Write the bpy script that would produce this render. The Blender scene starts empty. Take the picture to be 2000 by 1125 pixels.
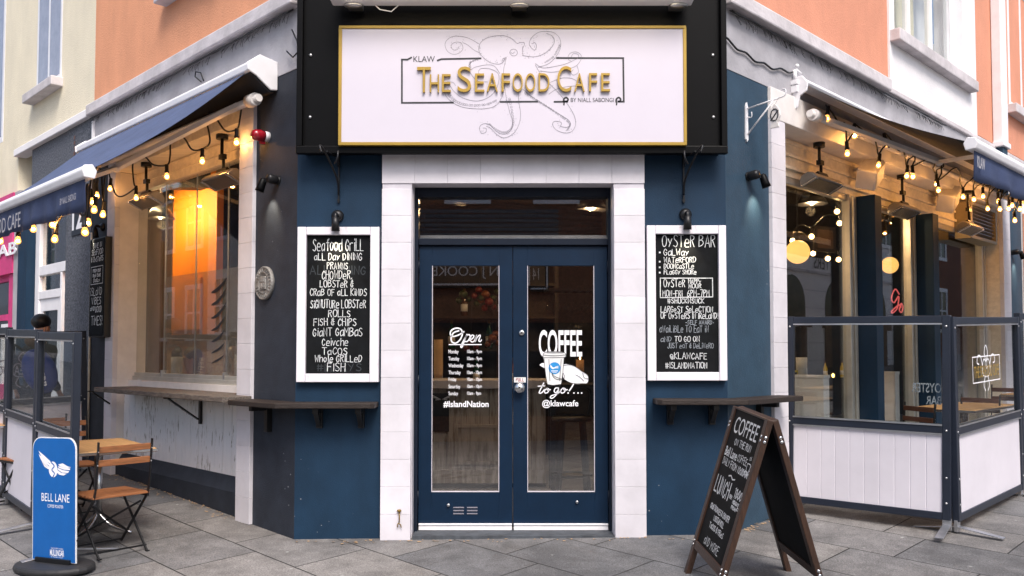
import bpy, bmesh, math, random
from mathutils import Matrix, Vector
random.seed(7)
R_ = math.radians
scene = bpy.context.scene
C = scene.collection

# ------------------------------------------------------------------ camera, sky, sun, exposure
CAM = Vector((0.0, -6.185, 1.31)); FPX = 1670.0; PITCH = R_(2.2); SH = 63.5
cd = bpy.data.cameras.new("camera"); cam = bpy.data.objects.new("camera", cd); C.objects.link(cam)
cam.location = CAM; cam.rotation_euler = (math.pi/2 + PITCH, 0, 0)
cd.sensor_width = 36.0; cd.lens = 36.0*FPX/2000.0; cd.shift_y = SH/2000.0
cd.clip_start = 0.05; cd.clip_end = 500.0
scene.camera = cam
W = bpy.data.worlds.new("World"); scene.world = W; W.use_nodes = True
wn = W.node_tree.nodes; wl = W.node_tree.links
sky = wn.new("ShaderNodeTexSky"); sky.sky_type = 'NISHITA'; sky.sun_disc = False
SUN_EL = R_(52); SUN_AZ = R_(166)      # azimuth clockwise from +Y
sky.sun_elevation = SUN_EL; sky.sun_rotation = SUN_AZ
sky.air_density = 1.0; sky.dust_density = 4.0; sky.ozone_density = 1.0
wl.new(sky.outputs[0], wn["Background"].inputs[0]); wn["Background"].inputs[1].default_value = 0.135
sd = bpy.data.lights.new("sun", 'SUN'); so = bpy.data.objects.new("sun", sd); C.objects.link(so)
sd.energy = 1.75; sd.angle = R_(22); sd.color = (1.0, 0.95, 0.9)
sdir = Vector((math.sin(SUN_AZ)*math.cos(SUN_EL), math.cos(SUN_AZ)*math.cos(SUN_EL), math.sin(SUN_EL)))
so.rotation_euler = (-sdir).to_track_quat('-Z', 'Y').to_euler(); so.location = (6, -10, 12)
scene.view_settings.view_transform = 'Standard'; scene.view_settings.look = 'None'
scene.view_settings.exposure = 0.80; scene.view_settings.gamma = 1.0
scene.cycles.max_bounces = 8; scene.cycles.transparent_max_bounces = 16
scene.cycles.sample_clamp_indirect = 4.0
scene.cycles.use_denoising = True

# ------------------------------------------------------------------ frames and pixel rays
def frame(ox, oy, deg): return Matrix.Translation((ox, oy, 0)) @ Matrix.Rotation(R_(deg), 4, 'Z')
XL, XR = -1.563, 1.555
FR = {'F': frame(0, 0, 0), 'L': frame(XL, 0, -45), 'R': frame(XR, 0, 45), 'W': Matrix.Identity(4),
      'LO': frame(XL-5.3, -5.3, 135), 'RO': frame(XR+5.3, -5.3, 225), 'FO': frame(0, -15.5, 180)}
DEG = {'F': 0, 'L': -45, 'R': 45, 'W': 0, 'LO': 135, 'RO': 225, 'FO': 180}
FI = {k: m.inverted() for k, m in FR.items()}
def ray(px, py):
    xc = (px-1000)/FPX; yc = (562.5-py+SH)/FPX
    return Vector((xc, math.cos(PITCH)-yc*math.sin(PITCH), math.sin(PITCH)+yc*math.cos(PITCH)))
def P(f, px, py, y=0.0):
    """where the sight line through a photo pixel meets the plane y = const of a wall frame -> local (x, z)"""
    o = FI[f] @ CAM; d = FI[f].to_3x3() @ ray(px, py)
    t = (y-o.y)/d.y; q = o+d*t
    return q.x, q.z
def gz(x, y): return -0.005+0.011*x+0.06*y
def PG(px, py, h=0.0):
    d = ray(px, py); t = (gz(CAM.x, CAM.y)+h-CAM.z)/(d.z-0.011*d.x-0.06*d.y)
    return CAM+d*t
def PD(px, py, dep):
    d = ray(px, py); return CAM+d*(dep/d.y)
def loc(f, p): return FI[f] @ Vector(p)
def wld(f, x, y, z=0): return FR[f] @ Vector((x, y, z))
def gl(f, x, y):
    w = FR[f] @ Vector((x, y, 0)); return gz(w.x, w.y)

# ------------------------------------------------------------------ materials
def lin(c): return c/12.92 if c <= .04045 else ((c+.055)/1.055)**2.4
def S(r, g, b, k=1.0): return (lin(r/255)*k, lin(g/255)*k, lin(b/255)*k)
MATS = {}
def nmat(name):
    m = bpy.data.materials.new(name); m.use_nodes = True
    return m, m.node_tree.nodes, m.node_tree.links, m.node_tree.nodes["Principled BSDF"]
def mat(name, col, rough=.6, metal=0., var=.10, vs=6., bump=0., bs=60., spec=.5, col2=None, stretch=(1, 1, 1), coat=0., chips=0., isl=0.):
    m, n, l, b = nmat(name)
    b.inputs["Roughness"].default_value = rough; b.inputs["Metallic"].default_value = metal
    b.inputs["Specular IOR Level"].default_value = spec
    if coat: b.inputs["Coat Weight"].default_value = coat
    tc = n.new("ShaderNodeTexCoord"); mp = n.new("ShaderNodeMapping"); mp.inputs["Scale"].default_value = stretch
    l.new(tc.outputs["Object"], mp.inputs[0])
    nz = n.new("ShaderNodeTexNoise"); nz.inputs["Scale"].default_value = vs; nz.inputs["Detail"].default_value = 11; nz.inputs["Roughness"].default_value = .64
    l.new(mp.outputs[0], nz.inputs["Vector"])
    rp = n.new("ShaderNodeValToRGB")
    c2 = col2 or tuple(c*(1-2.2*var) for c in col)
    rp.color_ramp.elements[0].position = .32; rp.color_ramp.elements[1].position = .68
    rp.color_ramp.elements[0].color = (*c2, 1); rp.color_ramp.elements[1].color = (*tuple(min(1, c*(1+var*.6)) for c in col), 1)
    l.new(nz.outputs[0], rp.inputs[0]); cur = rp.outputs[0]
    if isl:         # each tile or board a slightly different tone
        ge = n.new("ShaderNodeNewGeometry"); mr = n.new("ShaderNodeMapRange"); mr.inputs[3].default_value = 1-isl; mr.inputs[4].default_value = 1.0
        l.new(ge.outputs["Random Per Island"], mr.inputs[0]); sc = n.new("ShaderNodeVectorMath"); sc.operation = 'SCALE'; l.new(cur, sc.inputs[0]); l.new(mr.outputs[0], sc.inputs["Scale"]); cur = sc.outputs[0]
    if chips:       # small pale chips and scuffs in the paint
        vo = n.new("ShaderNodeTexVoronoi"); vo.inputs["Scale"].default_value = chips; l.new(tc.outputs["Object"], vo.inputs["Vector"])
        n4 = n.new("ShaderNodeTexNoise"); n4.inputs["Scale"].default_value = 1.7; l.new(tc.outputs["Object"], n4.inputs["Vector"])
        th = n.new("ShaderNodeMapRange"); th.inputs[1].default_value = .5; th.inputs[2].default_value = .75; th.inputs[3].default_value = .0; th.inputs[4].default_value = .10; l.new(n4.outputs[0], th.inputs[0])
        lt = n.new("ShaderNodeMath"); lt.operation = 'LESS_THAN'; l.new(vo.outputs["Distance"], lt.inputs[0]); l.new(th.outputs[0], lt.inputs[1])
        mx = n.new("ShaderNodeMixRGB"); mx.inputs[2].default_value = (.20, .21, .23, 1); l.new(lt.outputs[0], mx.inputs[0]); l.new(cur, mx.inputs[1]); cur = mx.outputs[0]
    l.new(cur, b.inputs["Base Color"])
    if bump:
        n2 = n.new("ShaderNodeTexNoise"); n2.inputs["Scale"].default_value = bs; n2.inputs["Detail"].default_value = 4
        l.new(mp.outputs[0], n2.inputs["Vector"])
        bp = n.new("ShaderNodeBump"); bp.inputs["Strength"].default_value = bump; bp.inputs["Distance"].default_value = .01
        l.new(n2.outputs[0], bp.inputs["Height"]); l.new(bp.outputs[0], b.inputs["Normal"])
    MATS[name] = m; return m
def emat(name, col, st):
    m, n, l, b = nmat(name)
    b.inputs["Base Color"].default_value = (*col, 1); b.inputs["Emission Color"].default_value = (*col, 1)
    b.inputs["Emission Strength"].default_value = st
    MATS[name] = m; return m
def gmat(name, tint=(.93, .95, .95), refl=1.0, ior=1.5, rough=0.0):
    m, n, l, b = nmat(name); out = n["Material Output"]; n.remove(b)
    tr = n.new("ShaderNodeBsdfTransparent"); tr.inputs[0].default_value = (*tint, 1)
    gs = n.new("ShaderNodeBsdfGlossy"); gs.inputs["Roughness"].default_value = rough; gs.inputs[0].default_value = (refl, refl, refl, 1)
    fr = n.new("ShaderNodeFresnel"); ge = n.new("ShaderNodeNewGeometry"); mr = n.new("ShaderNodeMapRange")   # index seen from either face of the sheet
    mr.inputs[3].default_value = ior; mr.inputs[4].default_value = 1/ior; l.new(ge.outputs["Backfacing"], mr.inputs[0]); l.new(mr.outputs[0], fr.inputs[0])
    mx = n.new("ShaderNodeMixShader"); l.new(fr.outputs[0], mx.inputs[0]); l.new(tr.outputs[0], mx.inputs[1]); l.new(gs.outputs[0], mx.inputs[2])
    l.new(mx.outputs[0], out.inputs[0]); MATS[name] = m; return m
def mix_mat(name, cA, cB, rough, th0, th1, scale, stretch=(1, 1, 1), bump=.4, cC=None):
    """paint (A) worn through to (B) where a stretched noise passes a threshold"""
    m, n, l, b = nmat(name); b.inputs["Roughness"].default_value = rough
    tc = n.new("ShaderNodeTexCoord"); mp = n.new("ShaderNodeMapping"); mp.inputs["Scale"].default_value = stretch
    l.new(tc.outputs["Object"], mp.inputs[0])
    n1 = n.new("ShaderNodeTexNoise"); n1.inputs["Scale"].default_value = scale; n1.inputs["Detail"].default_value = 9; n1.inputs["Roughness"].default_value = .65
    l.new(mp.outputs[0], n1.inputs["Vector"])
    n2 = n.new("ShaderNodeTexNoise"); n2.inputs["Scale"].default_value = 2.2; n2.inputs["Detail"].default_value = 3
    l.new(tc.outputs["Object"], n2.inputs["Vector"])
    ad = n.new("ShaderNodeMath"); ad.operation = 'MULTIPLY_ADD'; ad.inputs[1].default_value = .55
    l.new(n2.outputs[0], ad.inputs[0]); l.new(n1.outputs[0], ad.inputs[2])
    rp = n.new("ShaderNodeValToRGB"); e = rp.color_ramp.elements
    e[0].position = th0; e[1].position = th1; e[0].color = (*cA, 1); e[1].color = (*cB, 1)
    if cC:
        k = e.new((th0*.82)); k.color = (*cA, 1); e[0].position = th0*.55; e[0].color = (*cC, 1)
        e = rp.color_ramp.elements
    sc = n.new("ShaderNodeMath"); sc.operation = 'MULTIPLY'; sc.inputs[1].default_value = .8
    l.new(ad.outputs[0], sc.inputs[0]); l.new(sc.outputs[0], rp.inputs[0]); l.new(rp.outputs[0], b.inputs["Base Color"])
    bp = n.new("ShaderNodeBump"); bp.inputs["Strength"].default_value = bump; bp.inputs["Distance"].default_value = .004
    l.new(n1.outputs[0], bp.inputs["Height"]); l.new(bp.outputs[0], b.inputs["Normal"])
    MATS[name] = m; return m

mat("navy", (.0090, .0315, .066), .6, bump=.18, bs=120, chips=18, vs=2.2, stretch=(1.4, 1.4, .8), var=.13, spec=.22)
mat("navy_door", (.0028, .0155, .040), .42, spec=.25, var=.08, bump=.05, bs=40)
mat("navy_frame", (.005, .010, .022), .45, spec=.25, var=.08)
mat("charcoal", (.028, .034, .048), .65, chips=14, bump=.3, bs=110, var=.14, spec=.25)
mat("navy_lit", (.029, .060, .096), .55, chips=14, spec=.3, bump=.25, bs=100, var=.1)  # the navy wall paint, colour lightened for the light on the right side
mat("fascia_grey", (.40, .39, .42), .8, bump=.3, bs=45, var=.13, vs=2.5)
mat("tile_white", (.70, .675, .725), .42, isl=.11, var=.07, vs=3, bump=.06, bs=25)
mat("grout", (.60, .575, .63), .9)
mat("orange_render", (.74, .335, .185), .88, bump=.7, bs=70, var=.055, vs=1.8, stretch=(1.6, 1.6, .9))
mat("salmon_render", (.66, .285, .18), .88, bump=.7, bs=70, var=.055, vs=1.8, stretch=(1.6, 1.6, .9))
mat("cream_render", (.78, .71, .55), .88, bump=.7, bs=70, var=.045, vs=1.8, stretch=(1.6, 1.6, .9))
mat("white_render", (.80, .78, .80), .8, bump=.3, bs=70, var=.05, vs=2)
mat("stone_band", (.62, .58, .60), .8, bump=.4, bs=30, var=.14, vs=3)
mat("pebbledash", (.15, .16, .19), .7, bump=1.0, bs=42, col2=(.018, .02, .028), vs=46)
mat("pink", (.62, .045, .20), .5); mat("white_paint", (.80, .79, .82), .45, var=.04)
mat("off_white", (.76, .72, .70), .55, var=.06)
mat("cream_wood", (.80, .71, .57), .5, var=.09, vs=5, stretch=(.4, 4, 4), bump=.1)
mat("frame_ali", (.55, .53, .48), .35, .5, var=.08)
mat("frame_bronze", (.30, .25, .16), .4, .2, var=.1)
mat("black", (.008, .008, .009), .45, var=.1); mat("black_gloss", (.0025, .0025, .003), .4, spec=.10, var=.1, bump=.06, bs=8)
mat("black_metal", (.014, .014, .016), .38, .4); mat("chalk_black", (.004, .005, .0065), .8, spec=.2, var=.35, vs=9)
mat("chalk", (.72, .74, .76), .9, var=.22, vs=60); mat("chalk_faint", (.30, .33, .37), .9, var=.25, vs=60)
mat("sign_white", (.575, .54, .615), .35, var=.008); mat("gold", (.40, .255, .040), .38, .25, var=.06)
mat("gold_edge", (.20, .12, .02), .5, .2); mat("ink", (.022, .022, .028), .6); mat("ink_line", (.22, .21, .25), .7)
mat("decal_white", (.82, .82, .86), .5, var=.02); mat("decal_blue", (.02, .26, .62), .45)
mat("canvas_navy", (.030, .047, .115), .8, bump=.25, bs=180, var=.12); mat("canvas_top", (.066, .094, .185), .85, bump=.2, bs=150, var=.1)
mat("canvas_dark", (.006, .007, .012), .85)
mat("steel", (.62, .62, .63), .22, 1.0, var=.05); mat("galv", (.55, .55, .57), .38, .9, var=.12)
mat("red_plastic", (.30, .006, .016), .12, coat=.6, var=.05); mat("plaque_stone", (.30, .29, .28), .6, .2, bump=.6, bs=70, var=.2, vs=14)
mat("wood_dark", (.026, .019, .016), .6, spec=.3, bump=.5, bs=18, var=.35, vs=7, stretch=(1.5, 12, 12), col2=(.022, .016, .014))
mat("wood_weathered", (.155, .130, .112), .6, bump=.6, bs=18, var=.4, vs=7, stretch=(1.5, 12, 12), col2=(.035, .026, .02))
mat("wood_board", (.045, .020, .011), .45, bump=.25, bs=14, var=.25, vs=6, stretch=(10, 10, 1.2))
mat("wood_chair", (.30, .115, .042), .42, bump=.15, bs=12, var=.2, vs=6, stretch=(1.5, 12, 12))
mat("wood_chair_dark", (.10, .035, .018), .4, bump=.15, bs=12, var=.2, vs=6, stretch=(1.5, 12, 12))
mat("wood_table", (.50, .285, .115), .42, bump=.12, bs=10, var=.12, vs=4, stretch=(1.2, 12, 12))
mat("blue_panel", (.006, .105, .37), .4, spec=.3, var=.05); mat("rubber", (.022, .022, .024), .6, bump=.2, bs=60)
mat("screen_white", (.66, .63, .69), .45, isl=.06, var=.04, vs=2)
mat("heater_grill", (.20, .17, .14), .35, .8, bump=.5, bs=300); mat("heater_case", (.30, .28, .27), .35, .6)
mat("brick", (.22, .085, .05), .85, bump=.5, bs=30, var=.3, vs=14); mat("stone_cream", (.80, .77, .70), .8, bump=.2, var=.08)
mat("pale_glass", (.34, .35, .42), .12)
mat("dark_glass", (.02, .022, .025), .08); mat("step_stone", (.07, .08, .095), .7, bump=.3, bs=40, var=.25, vs=9)
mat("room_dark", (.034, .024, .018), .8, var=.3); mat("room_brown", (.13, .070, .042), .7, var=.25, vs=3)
mat("room_floor", (.11, .085, .065), .5, var=.25); mat("orange_wall", (.80, .22, .006), .6, var=.03)
mat("peach_wall", (.55, .33, .19), .7, var=.08)
mat("skin", (.50, .27, .19), .55, var=.06); mat("hair", (.02, .014, .01), .7); mat("coat", (.035, .032, .036), .8, bump=.4, bs=60, var=.25)
mat("coat_brown", (.14, .06, .03), .8); mat("jeans", (.012, .015, .026), .8, bump=.2); mat("bag_blue", (.012, .035, .25), .5, bump=.3, bs=12)
mat("yellow", (.70, .50, .02), .5); mat("green_glass", (.01, .06, .03), .12); mat("brown_glass", (.06, .022, .006), .12); mat("paper", (.78, .78, .78), .8)
mat("amber", (.45, .18, .03), .2); mat("fruit_red", (.10, .004, .003), .4); mat("fruit_orange", (.13, .032, .003), .4); mat("fruit_green", (.012, .03, .006), .4)
mat("kraft", (.45, .30, .17), .8); mat("wax", (.60, .30, .12), .5)
gmat("glass", (.95, .965, .96), .5, 1.27); gmat("glass_door", (.90, .90, .89), 1.0, 2.1); gmat("glass_win", (.88, .89, .88), 1.0, 1.58); gmat("bulb_glass", (1, .95, .85), .8)
def bulbmat():
    m, n, l, b = nmat("bulb_amber"); out = n["Material Output"]
    tr = n.new("ShaderNodeBsdfTransparent"); tr.inputs[0].default_value = (1, .80, .5, 1); em = n.new("ShaderNodeEmission"); em.inputs[0].default_value = (1.0, .42, .10, 1); em.inputs[1].default_value = 2.4
    mx = n.new("ShaderNodeMixShader"); mx.inputs[0].default_value = .5; l.new(tr.outputs[0], mx.inputs[1]); l.new(em.outputs[0], mx.inputs[2]); l.new(mx.outputs[0], out.inputs[0]); n.remove(b); MATS["bulb_amber"] = m
bulbmat()
def filmmat():
    m, n, l, b = nmat("frosted_film"); out = n["Material Output"]; n.remove(b)
    tr = n.new("ShaderNodeBsdfTransparent"); df = n.new("ShaderNodeBsdfDiffuse"); df.inputs[0].default_value = (.62, .60, .60, 1); tl = n.new("ShaderNodeBsdfTranslucent"); tl.inputs[0].default_value = (.7, .68, .66, 1)
    m1 = n.new("ShaderNodeMixShader"); m1.inputs[0].default_value = .4; l.new(df.outputs[0], m1.inputs[1]); l.new(tl.outputs[0], m1.inputs[2])
    m2 = n.new("ShaderNodeMixShader"); m2.inputs[0].default_value = .30; l.new(tr.outputs[0], m2.inputs[1]); l.new(m1.outputs[0], m2.inputs[2]); l.new(m2.outputs[0], out.inputs[0]); MATS["frosted_film"] = m
filmmat()
emat("filament", (1.0, .56, .22), 420.0)
emat("filament_dim", (1.0, .54, .20), 230.0); emat("globe", (1.0, .50, .13), 1.15); emat("neon", (1.0, .18, .18), .42); emat("lamp_white", (1, .86, .62), 7.0)
emat("globe_hot", (1.0, .62, .25), 9.0)
emat("flame", (1, .6, .2), 8.0)
mix_mat("planks", (.80, .79, .81), (.20, .17, .14), .75, .705, .775, 9, (5, 5, .8), .6, (.72, .72, .75))
mix_mat("bar_planks", (.42, .37, .32), (.20, .15, .11), .7, .58, .72, 6, (5, 5, .5), .5)
mix_mat("frame_wood", (.70, .67, .72), (.50, .47, .49), .6, .74, .82, 16, (1, 1, .4), .3)

def pave_mat():
    m, n, l, b = nmat("pavement"); b.inputs["Roughness"].default_value = .62
    tc = n.new("ShaderNodeTexCoord"); mp = n.new("ShaderNodeMapping"); mp.inputs["Rotation"].default_value = (0, 0, R_(45.0)); mp.inputs["Location"].default_value = (.22, .31, 0)
    l.new(tc.outputs["Object"], mp.inputs[0])
    wz = n.new("ShaderNodeTexNoise"); wz.inputs["Scale"].default_value = 1.1
    l.new(tc.outputs["Object"], wz.inputs["Vector"])
    wa = n.new("ShaderNodeVectorMath"); wa.operation = 'MULTIPLY_ADD'; wa.inputs[1].default_value = (.03, .03, 0)
    l.new(wz.outputs["Color"], wa.inputs[0]); l.new(mp.outputs[0], wa.inputs[2])
    bt = n.new("ShaderNodeTexBrick"); bt.inputs["Scale"].default_value = 1.0
    bt.inputs["Brick Width"].default_value = .80; bt.inputs["Row Height"].default_value = .56; bt.inputs["Mortar Size"].default_value = .0055; bt.inputs["Mortar Smooth"].default_value = .3
    bt.offset = .37; bt.inputs["Color1"].default_value = (.120, .122, .130, 1); bt.inputs["Color2"].default_value = (.225, .212, .202, 1); bt.inputs["Mortar"].default_value = (.020, .019, .018, 1)
    l.new(wa.outputs[0], bt.inputs["Vector"])
    n1 = n.new("ShaderNodeTexNoise"); n1.inputs["Scale"].default_value = 5.5; n1.inputs["Detail"].default_value = 12; n1.inputs["Roughness"].default_value = .74
    l.new(tc.outputs["Object"], n1.inputs["Vector"])
    r1 = n.new("ShaderNodeMapRange"); r1.inputs[1].default_value = .3; r1.inputs[2].default_value = .7; r1.inputs[3].default_value = .60; r1.inputs[4].default_value = 1.25
    l.new(n1.outputs[0], r1.inputs[0])
    n3 = n.new("ShaderNodeTexNoise"); n3.inputs["Scale"].default_value = 120; n3.inputs["Detail"].default_value = 2
    l.new(tc.outputs["Object"], n3.inputs["Vector"])
    r3 = n.new("ShaderNodeMapRange"); r3.inputs[1].default_value = .3; r3.inputs[2].default_value = .7; r3.inputs[3].default_value = .62; r3.inputs[4].default_value = 1.38
    l.new(n3.outputs[0], r3.inputs[0])
    mu = n.new("ShaderNodeMath"); mu.operation = 'MULTIPLY'; l.new(r1.outputs[0], mu.inputs[0]); l.new(r3.outputs[0], mu.inputs[1])
    vm = n.new("ShaderNodeVectorMath"); vm.operation = 'SCALE'; l.new(bt.outputs[0], vm.inputs[0]); l.new(mu.outputs[0], vm.inputs["Scale"])
    vo = n.new("ShaderNodeTexVoronoi"); vo.inputs["Scale"].default_value = 4.6; vo.inputs["Randomness"].default_value = 1
    l.new(tc.outputs["Object"], vo.inputs["Vector"])
    lt = n.new("ShaderNodeMath"); lt.operation = 'LESS_THAN'; lt.inputs[1].default_value = .055; l.new(vo.outputs["Distance"], lt.inputs[0])
    mx = n.new("ShaderNodeMixRGB"); mx.inputs[2].default_value = (.33, .33, .32, 1); l.new(lt.outputs[0], mx.inputs[0]); l.new(vm.outputs[0], mx.inputs[1])
    ns = n.new("ShaderNodeTexNoise"); ns.inputs["Scale"].default_value = .9; ns.inputs["Detail"].default_value = 7; ns.inputs["Roughness"].default_value = .7; ns.inputs["Distortion"].default_value = .6
    l.new(tc.outputs["Object"], ns.inputs["Vector"]); rs = n.new("ShaderNodeMapRange"); rs.inputs[1].default_value = .46; rs.inputs[2].default_value = .62; rs.inputs[3].default_value = 1.0; rs.inputs[4].default_value = .66; l.new(ns.outputs[0], rs.inputs[0])   # old damp stains
    vs_ = n.new("ShaderNodeVectorMath"); vs_.operation = 'SCALE'; l.new(mx.outputs[0], vs_.inputs[0]); l.new(rs.outputs[0], vs_.inputs["Scale"])
    l.new(vs_.outputs[0], b.inputs["Base Color"])
    ro = n.new("ShaderNodeMapRange"); ro.inputs[1].default_value = .3; ro.inputs[2].default_value = .7; ro.inputs[3].default_value = .7; ro.inputs[4].default_value = .95
    l.new(n1.outputs[0], ro.inputs[0]); l.new(ro.outputs[0], b.inputs["Roughness"])
    ma = n.new("ShaderNodeMath"); ma.operation = 'MULTIPLY_ADD'; ma.inputs[1].default_value = -1.4; l.new(bt.outputs["Fac"], ma.inputs[0])
    m3 = n.new("ShaderNodeMath"); m3.operation = 'MULTIPLY_ADD'; m3.inputs[1].default_value = .25; l.new(n3.outputs[0], m3.inputs[0]); l.new(n1.outputs[0], m3.inputs[2]); l.new(m3.outputs[0], ma.inputs[2])
    bp = n.new("ShaderNodeBump"); bp.inputs["Strength"].default_value = .7; bp.inputs["Distance"].default_value = .007
    l.new(ma.outputs[0], bp.inputs["Height"]); l.new(bp.outputs[0], b.inputs["Normal"])
    MATS["pavement"] = m
pave_mat()
def cobble_mat():
    m, n, l, b = nmat("cobbles"); b.inputs["Roughness"].default_value = .55
    tc = n.new("ShaderNodeTexCoord"); vo = n.new("ShaderNodeTexVoronoi"); vo.inputs["Scale"].default_value = 7; l.new(tc.outputs["Object"], vo.inputs["Vector"])
    rp = n.new("ShaderNodeValToRGB"); rp.color_ramp.elements[0].color = (.19, .18, .18, 1); rp.color_ramp.elements[1].color = (.03, .03, .03, 1); rp.color_ramp.elements[0].position = .3; rp.color_ramp.elements[1].position = .75
    l.new(vo.outputs["Distance"], rp.inputs[0]); l.new(rp.outputs[0], b.inputs["Base Color"])
    bp = n.new("ShaderNodeBump"); bp.invert = True; bp.inputs["Distance"].default_value = .03; l.new(vo.outputs["Distance"], bp.inputs["Height"]); l.new(bp.outputs[0], b.inputs["Normal"])
    MATS["cobbles"] = m
cobble_mat()

# ------------------------------------------------------------------ mesh helpers
ORG = {}
def catmull(pts, n=6, closed=False):
    pts = [Vector(p) for p in pts]; N = len(pts); out = []
    if N < 3: return pts
    for i in range(N if closed else N-1):
        if closed: p0, p1, p2, p3 = pts[i-1], pts[i], pts[(i+1) % N], pts[(i+2) % N]
        else: p0, p1, p2, p3 = pts[max(i-1, 0)], pts[i], pts[i+1], pts[min(i+2, N-1)]
        for k in range(n):
            t = k/n
            out.append(.5*((2*p1)+(p2-p0)*t+(2*p0-5*p1+4*p2-p3)*t*t+(3*p1-p0-3*p2+p3)*t**3))
    if not closed: out.append(pts[-1])
    return out
class MB:
    """collects shapes given in a wall frame's coordinates; build() links them as one mesh under a thing"""
    def __init__(s, T=None):
        s.v = []; s.f = []; s.o = Vector(ORG.get(T.name, (0, 0, 0))) if T else Vector((0, 0, 0)); s.T = T; s.sm = set()
    def add(s, vs, fs, smooth=False):
        k = len(s.v); s.v += [Vector(p)-s.o for p in vs]
        for f in fs:
            if smooth: s.sm.add(len(s.f))
            s.f.append([k+i for i in f])
        return s
    def box(s, x0, x1, y0, y1, z0, z1, M=None):
        x0, x1 = min(x0, x1), max(x0, x1); y0, y1 = min(y0, y1), max(y0, y1); z0, z1 = min(z0, z1), max(z0, z1)
        v = [(x, y, z) for x in (x0, x1) for y in (y0, y1) for z in (z0, z1)]
        if M: v = [M @ Vector(p) for p in v]
        return s.add(v, [(0, 1, 3, 2), (4, 6, 7, 5), (0, 4, 5, 1), (2, 3, 7, 6), (0, 2, 6, 4), (1, 5, 7, 3)])
    def bar(s, a, b, w, h, up=(0, 0, 1)):
        a = Vector(a); b = Vector(b); d = (b-a).normalized(); u = Vector(up); r = d.cross(u)
        if r.length < 1e-5: u = Vector((1, 0, 0)); r = d.cross(u)
        r.normalize(); u = r.cross(d)
        v = [q+r*(i*w/2)+u*(j*h/2) for q in (a, b) for i in (-1, 1) for j in (-1, 1)]
        return s.add(v, [(0, 1, 3, 2), (4, 6, 7, 5), (0, 4, 5, 1), (2, 3, 7, 6), (0, 2, 6, 4), (1, 5, 7, 3)])
    def prism(s, pts, ax, a, b, holes=None):
        """extrude a 2D polygon along axis ax between a and b"""
        def mk(p, t): return (t, p[0], p[1]) if ax == 'x' else (p[0], t, p[1]) if ax == 'y' else (p[0], p[1], t)
        n = len(pts)
        return s.add([mk(p, a) for p in pts]+[mk(p, b) for p in pts], [tuple(range(n)), tuple(range(2*n-1, n-1, -1))]+[(i, (i+1) % n, n+(i+1) % n, n+i) for i in range(n)])
    def quad(s, *p): return s.add(p, [tuple(range(len(p)))])
    def tube(s, pts, r, seg=8, closed=False, cap=True, r2=None):
        pts = [Vector(p) for p in pts]; n = len(pts); vs = []; fs = []
        up = Vector((0, 0, 1)); pu = None
        for i, p in enumerate(pts):
            d = (pts[(i+1) % n]-pts[i-1]) if closed else (pts[min(i+1, n-1)]-pts[max(i-1, 0)])
            if d.length < 1e-9: d = Vector((0, 0, 1))
            d.normalize()
            if pu is None:
                pu = d.cross(up if abs(d.z) < .9 else Vector((1, 0, 0))).normalized()
            else:
                pu = (pu-d*pu.dot(d));
                pu = pu.normalized() if pu.length > 1e-6 else d.cross(up).normalized()
            w = d.cross(pu); rr = r if r2 is None else r+(r2-r)*i/(n-1)
            vs += [p+pu*(rr*math.cos(2*math.pi*k/seg))+w*(rr*math.sin(2*math.pi*k/seg)) for k in range(seg)]
        for i in range(n if closed else n-1):
            j = (i+1) % n
            fs += [(i*seg+k, i*seg+(k+1) % seg, j*seg+(k+1) % seg, j*seg+k) for k in range(seg)]
        s.add(vs, fs, True)
        if cap and not closed: s.add(vs[:seg], [tuple(range(seg))[::-1]]); s.add(vs[-seg:], [tuple(range(seg))])
        return s
    def lathe(s, prof, c, ax=(0, 0, 1), seg=20):
        c = Vector(c); q = Vector(ax).normalized().to_track_quat('Z', 'Y'); n = len(prof); vs = []; fs = []
        for (r, z) in prof:
            for k in range(seg):
                a = 2*math.pi*k/seg; vs.append(c+q @ Vector((r*math.cos(a), r*math.sin(a), z)))
        for i in range(n-1): fs += [(i*seg+k, i*seg+(k+1) % seg, (i+1)*seg+(k+1) % seg, (i+1)*seg+k) for k in range(seg)]
        s.add(vs, fs, True)
        if prof[0][0] > 1e-5: s.add(vs[:seg], [tuple(range(seg))])
        if prof[-1][0] > 1e-5: s.add(vs[-seg:], [tuple(range(seg))])
        return s
    def ball(s, c, r, seg=16, rings=10, sc=(1, 1, 1)):
        c = Vector(c); vs = []; fs = []
        for i in range(rings+1):
            t = math.pi*i/rings
            for k in range(seg):
                a = 2*math.pi*k/seg; vs.append(c+Vector((r*sc[0]*math.sin(t)*math.cos(a), r*sc[1]*math.sin(t)*math.sin(a), r*sc[2]*math.cos(t))))
        for i in range(rings): fs += [(i*seg+k, i*seg+(k+1) % seg, (i+1)*seg+(k+1) % seg, (i+1)*seg+k) for k in range(seg)]
        return s.add(vs, fs, True)
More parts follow.
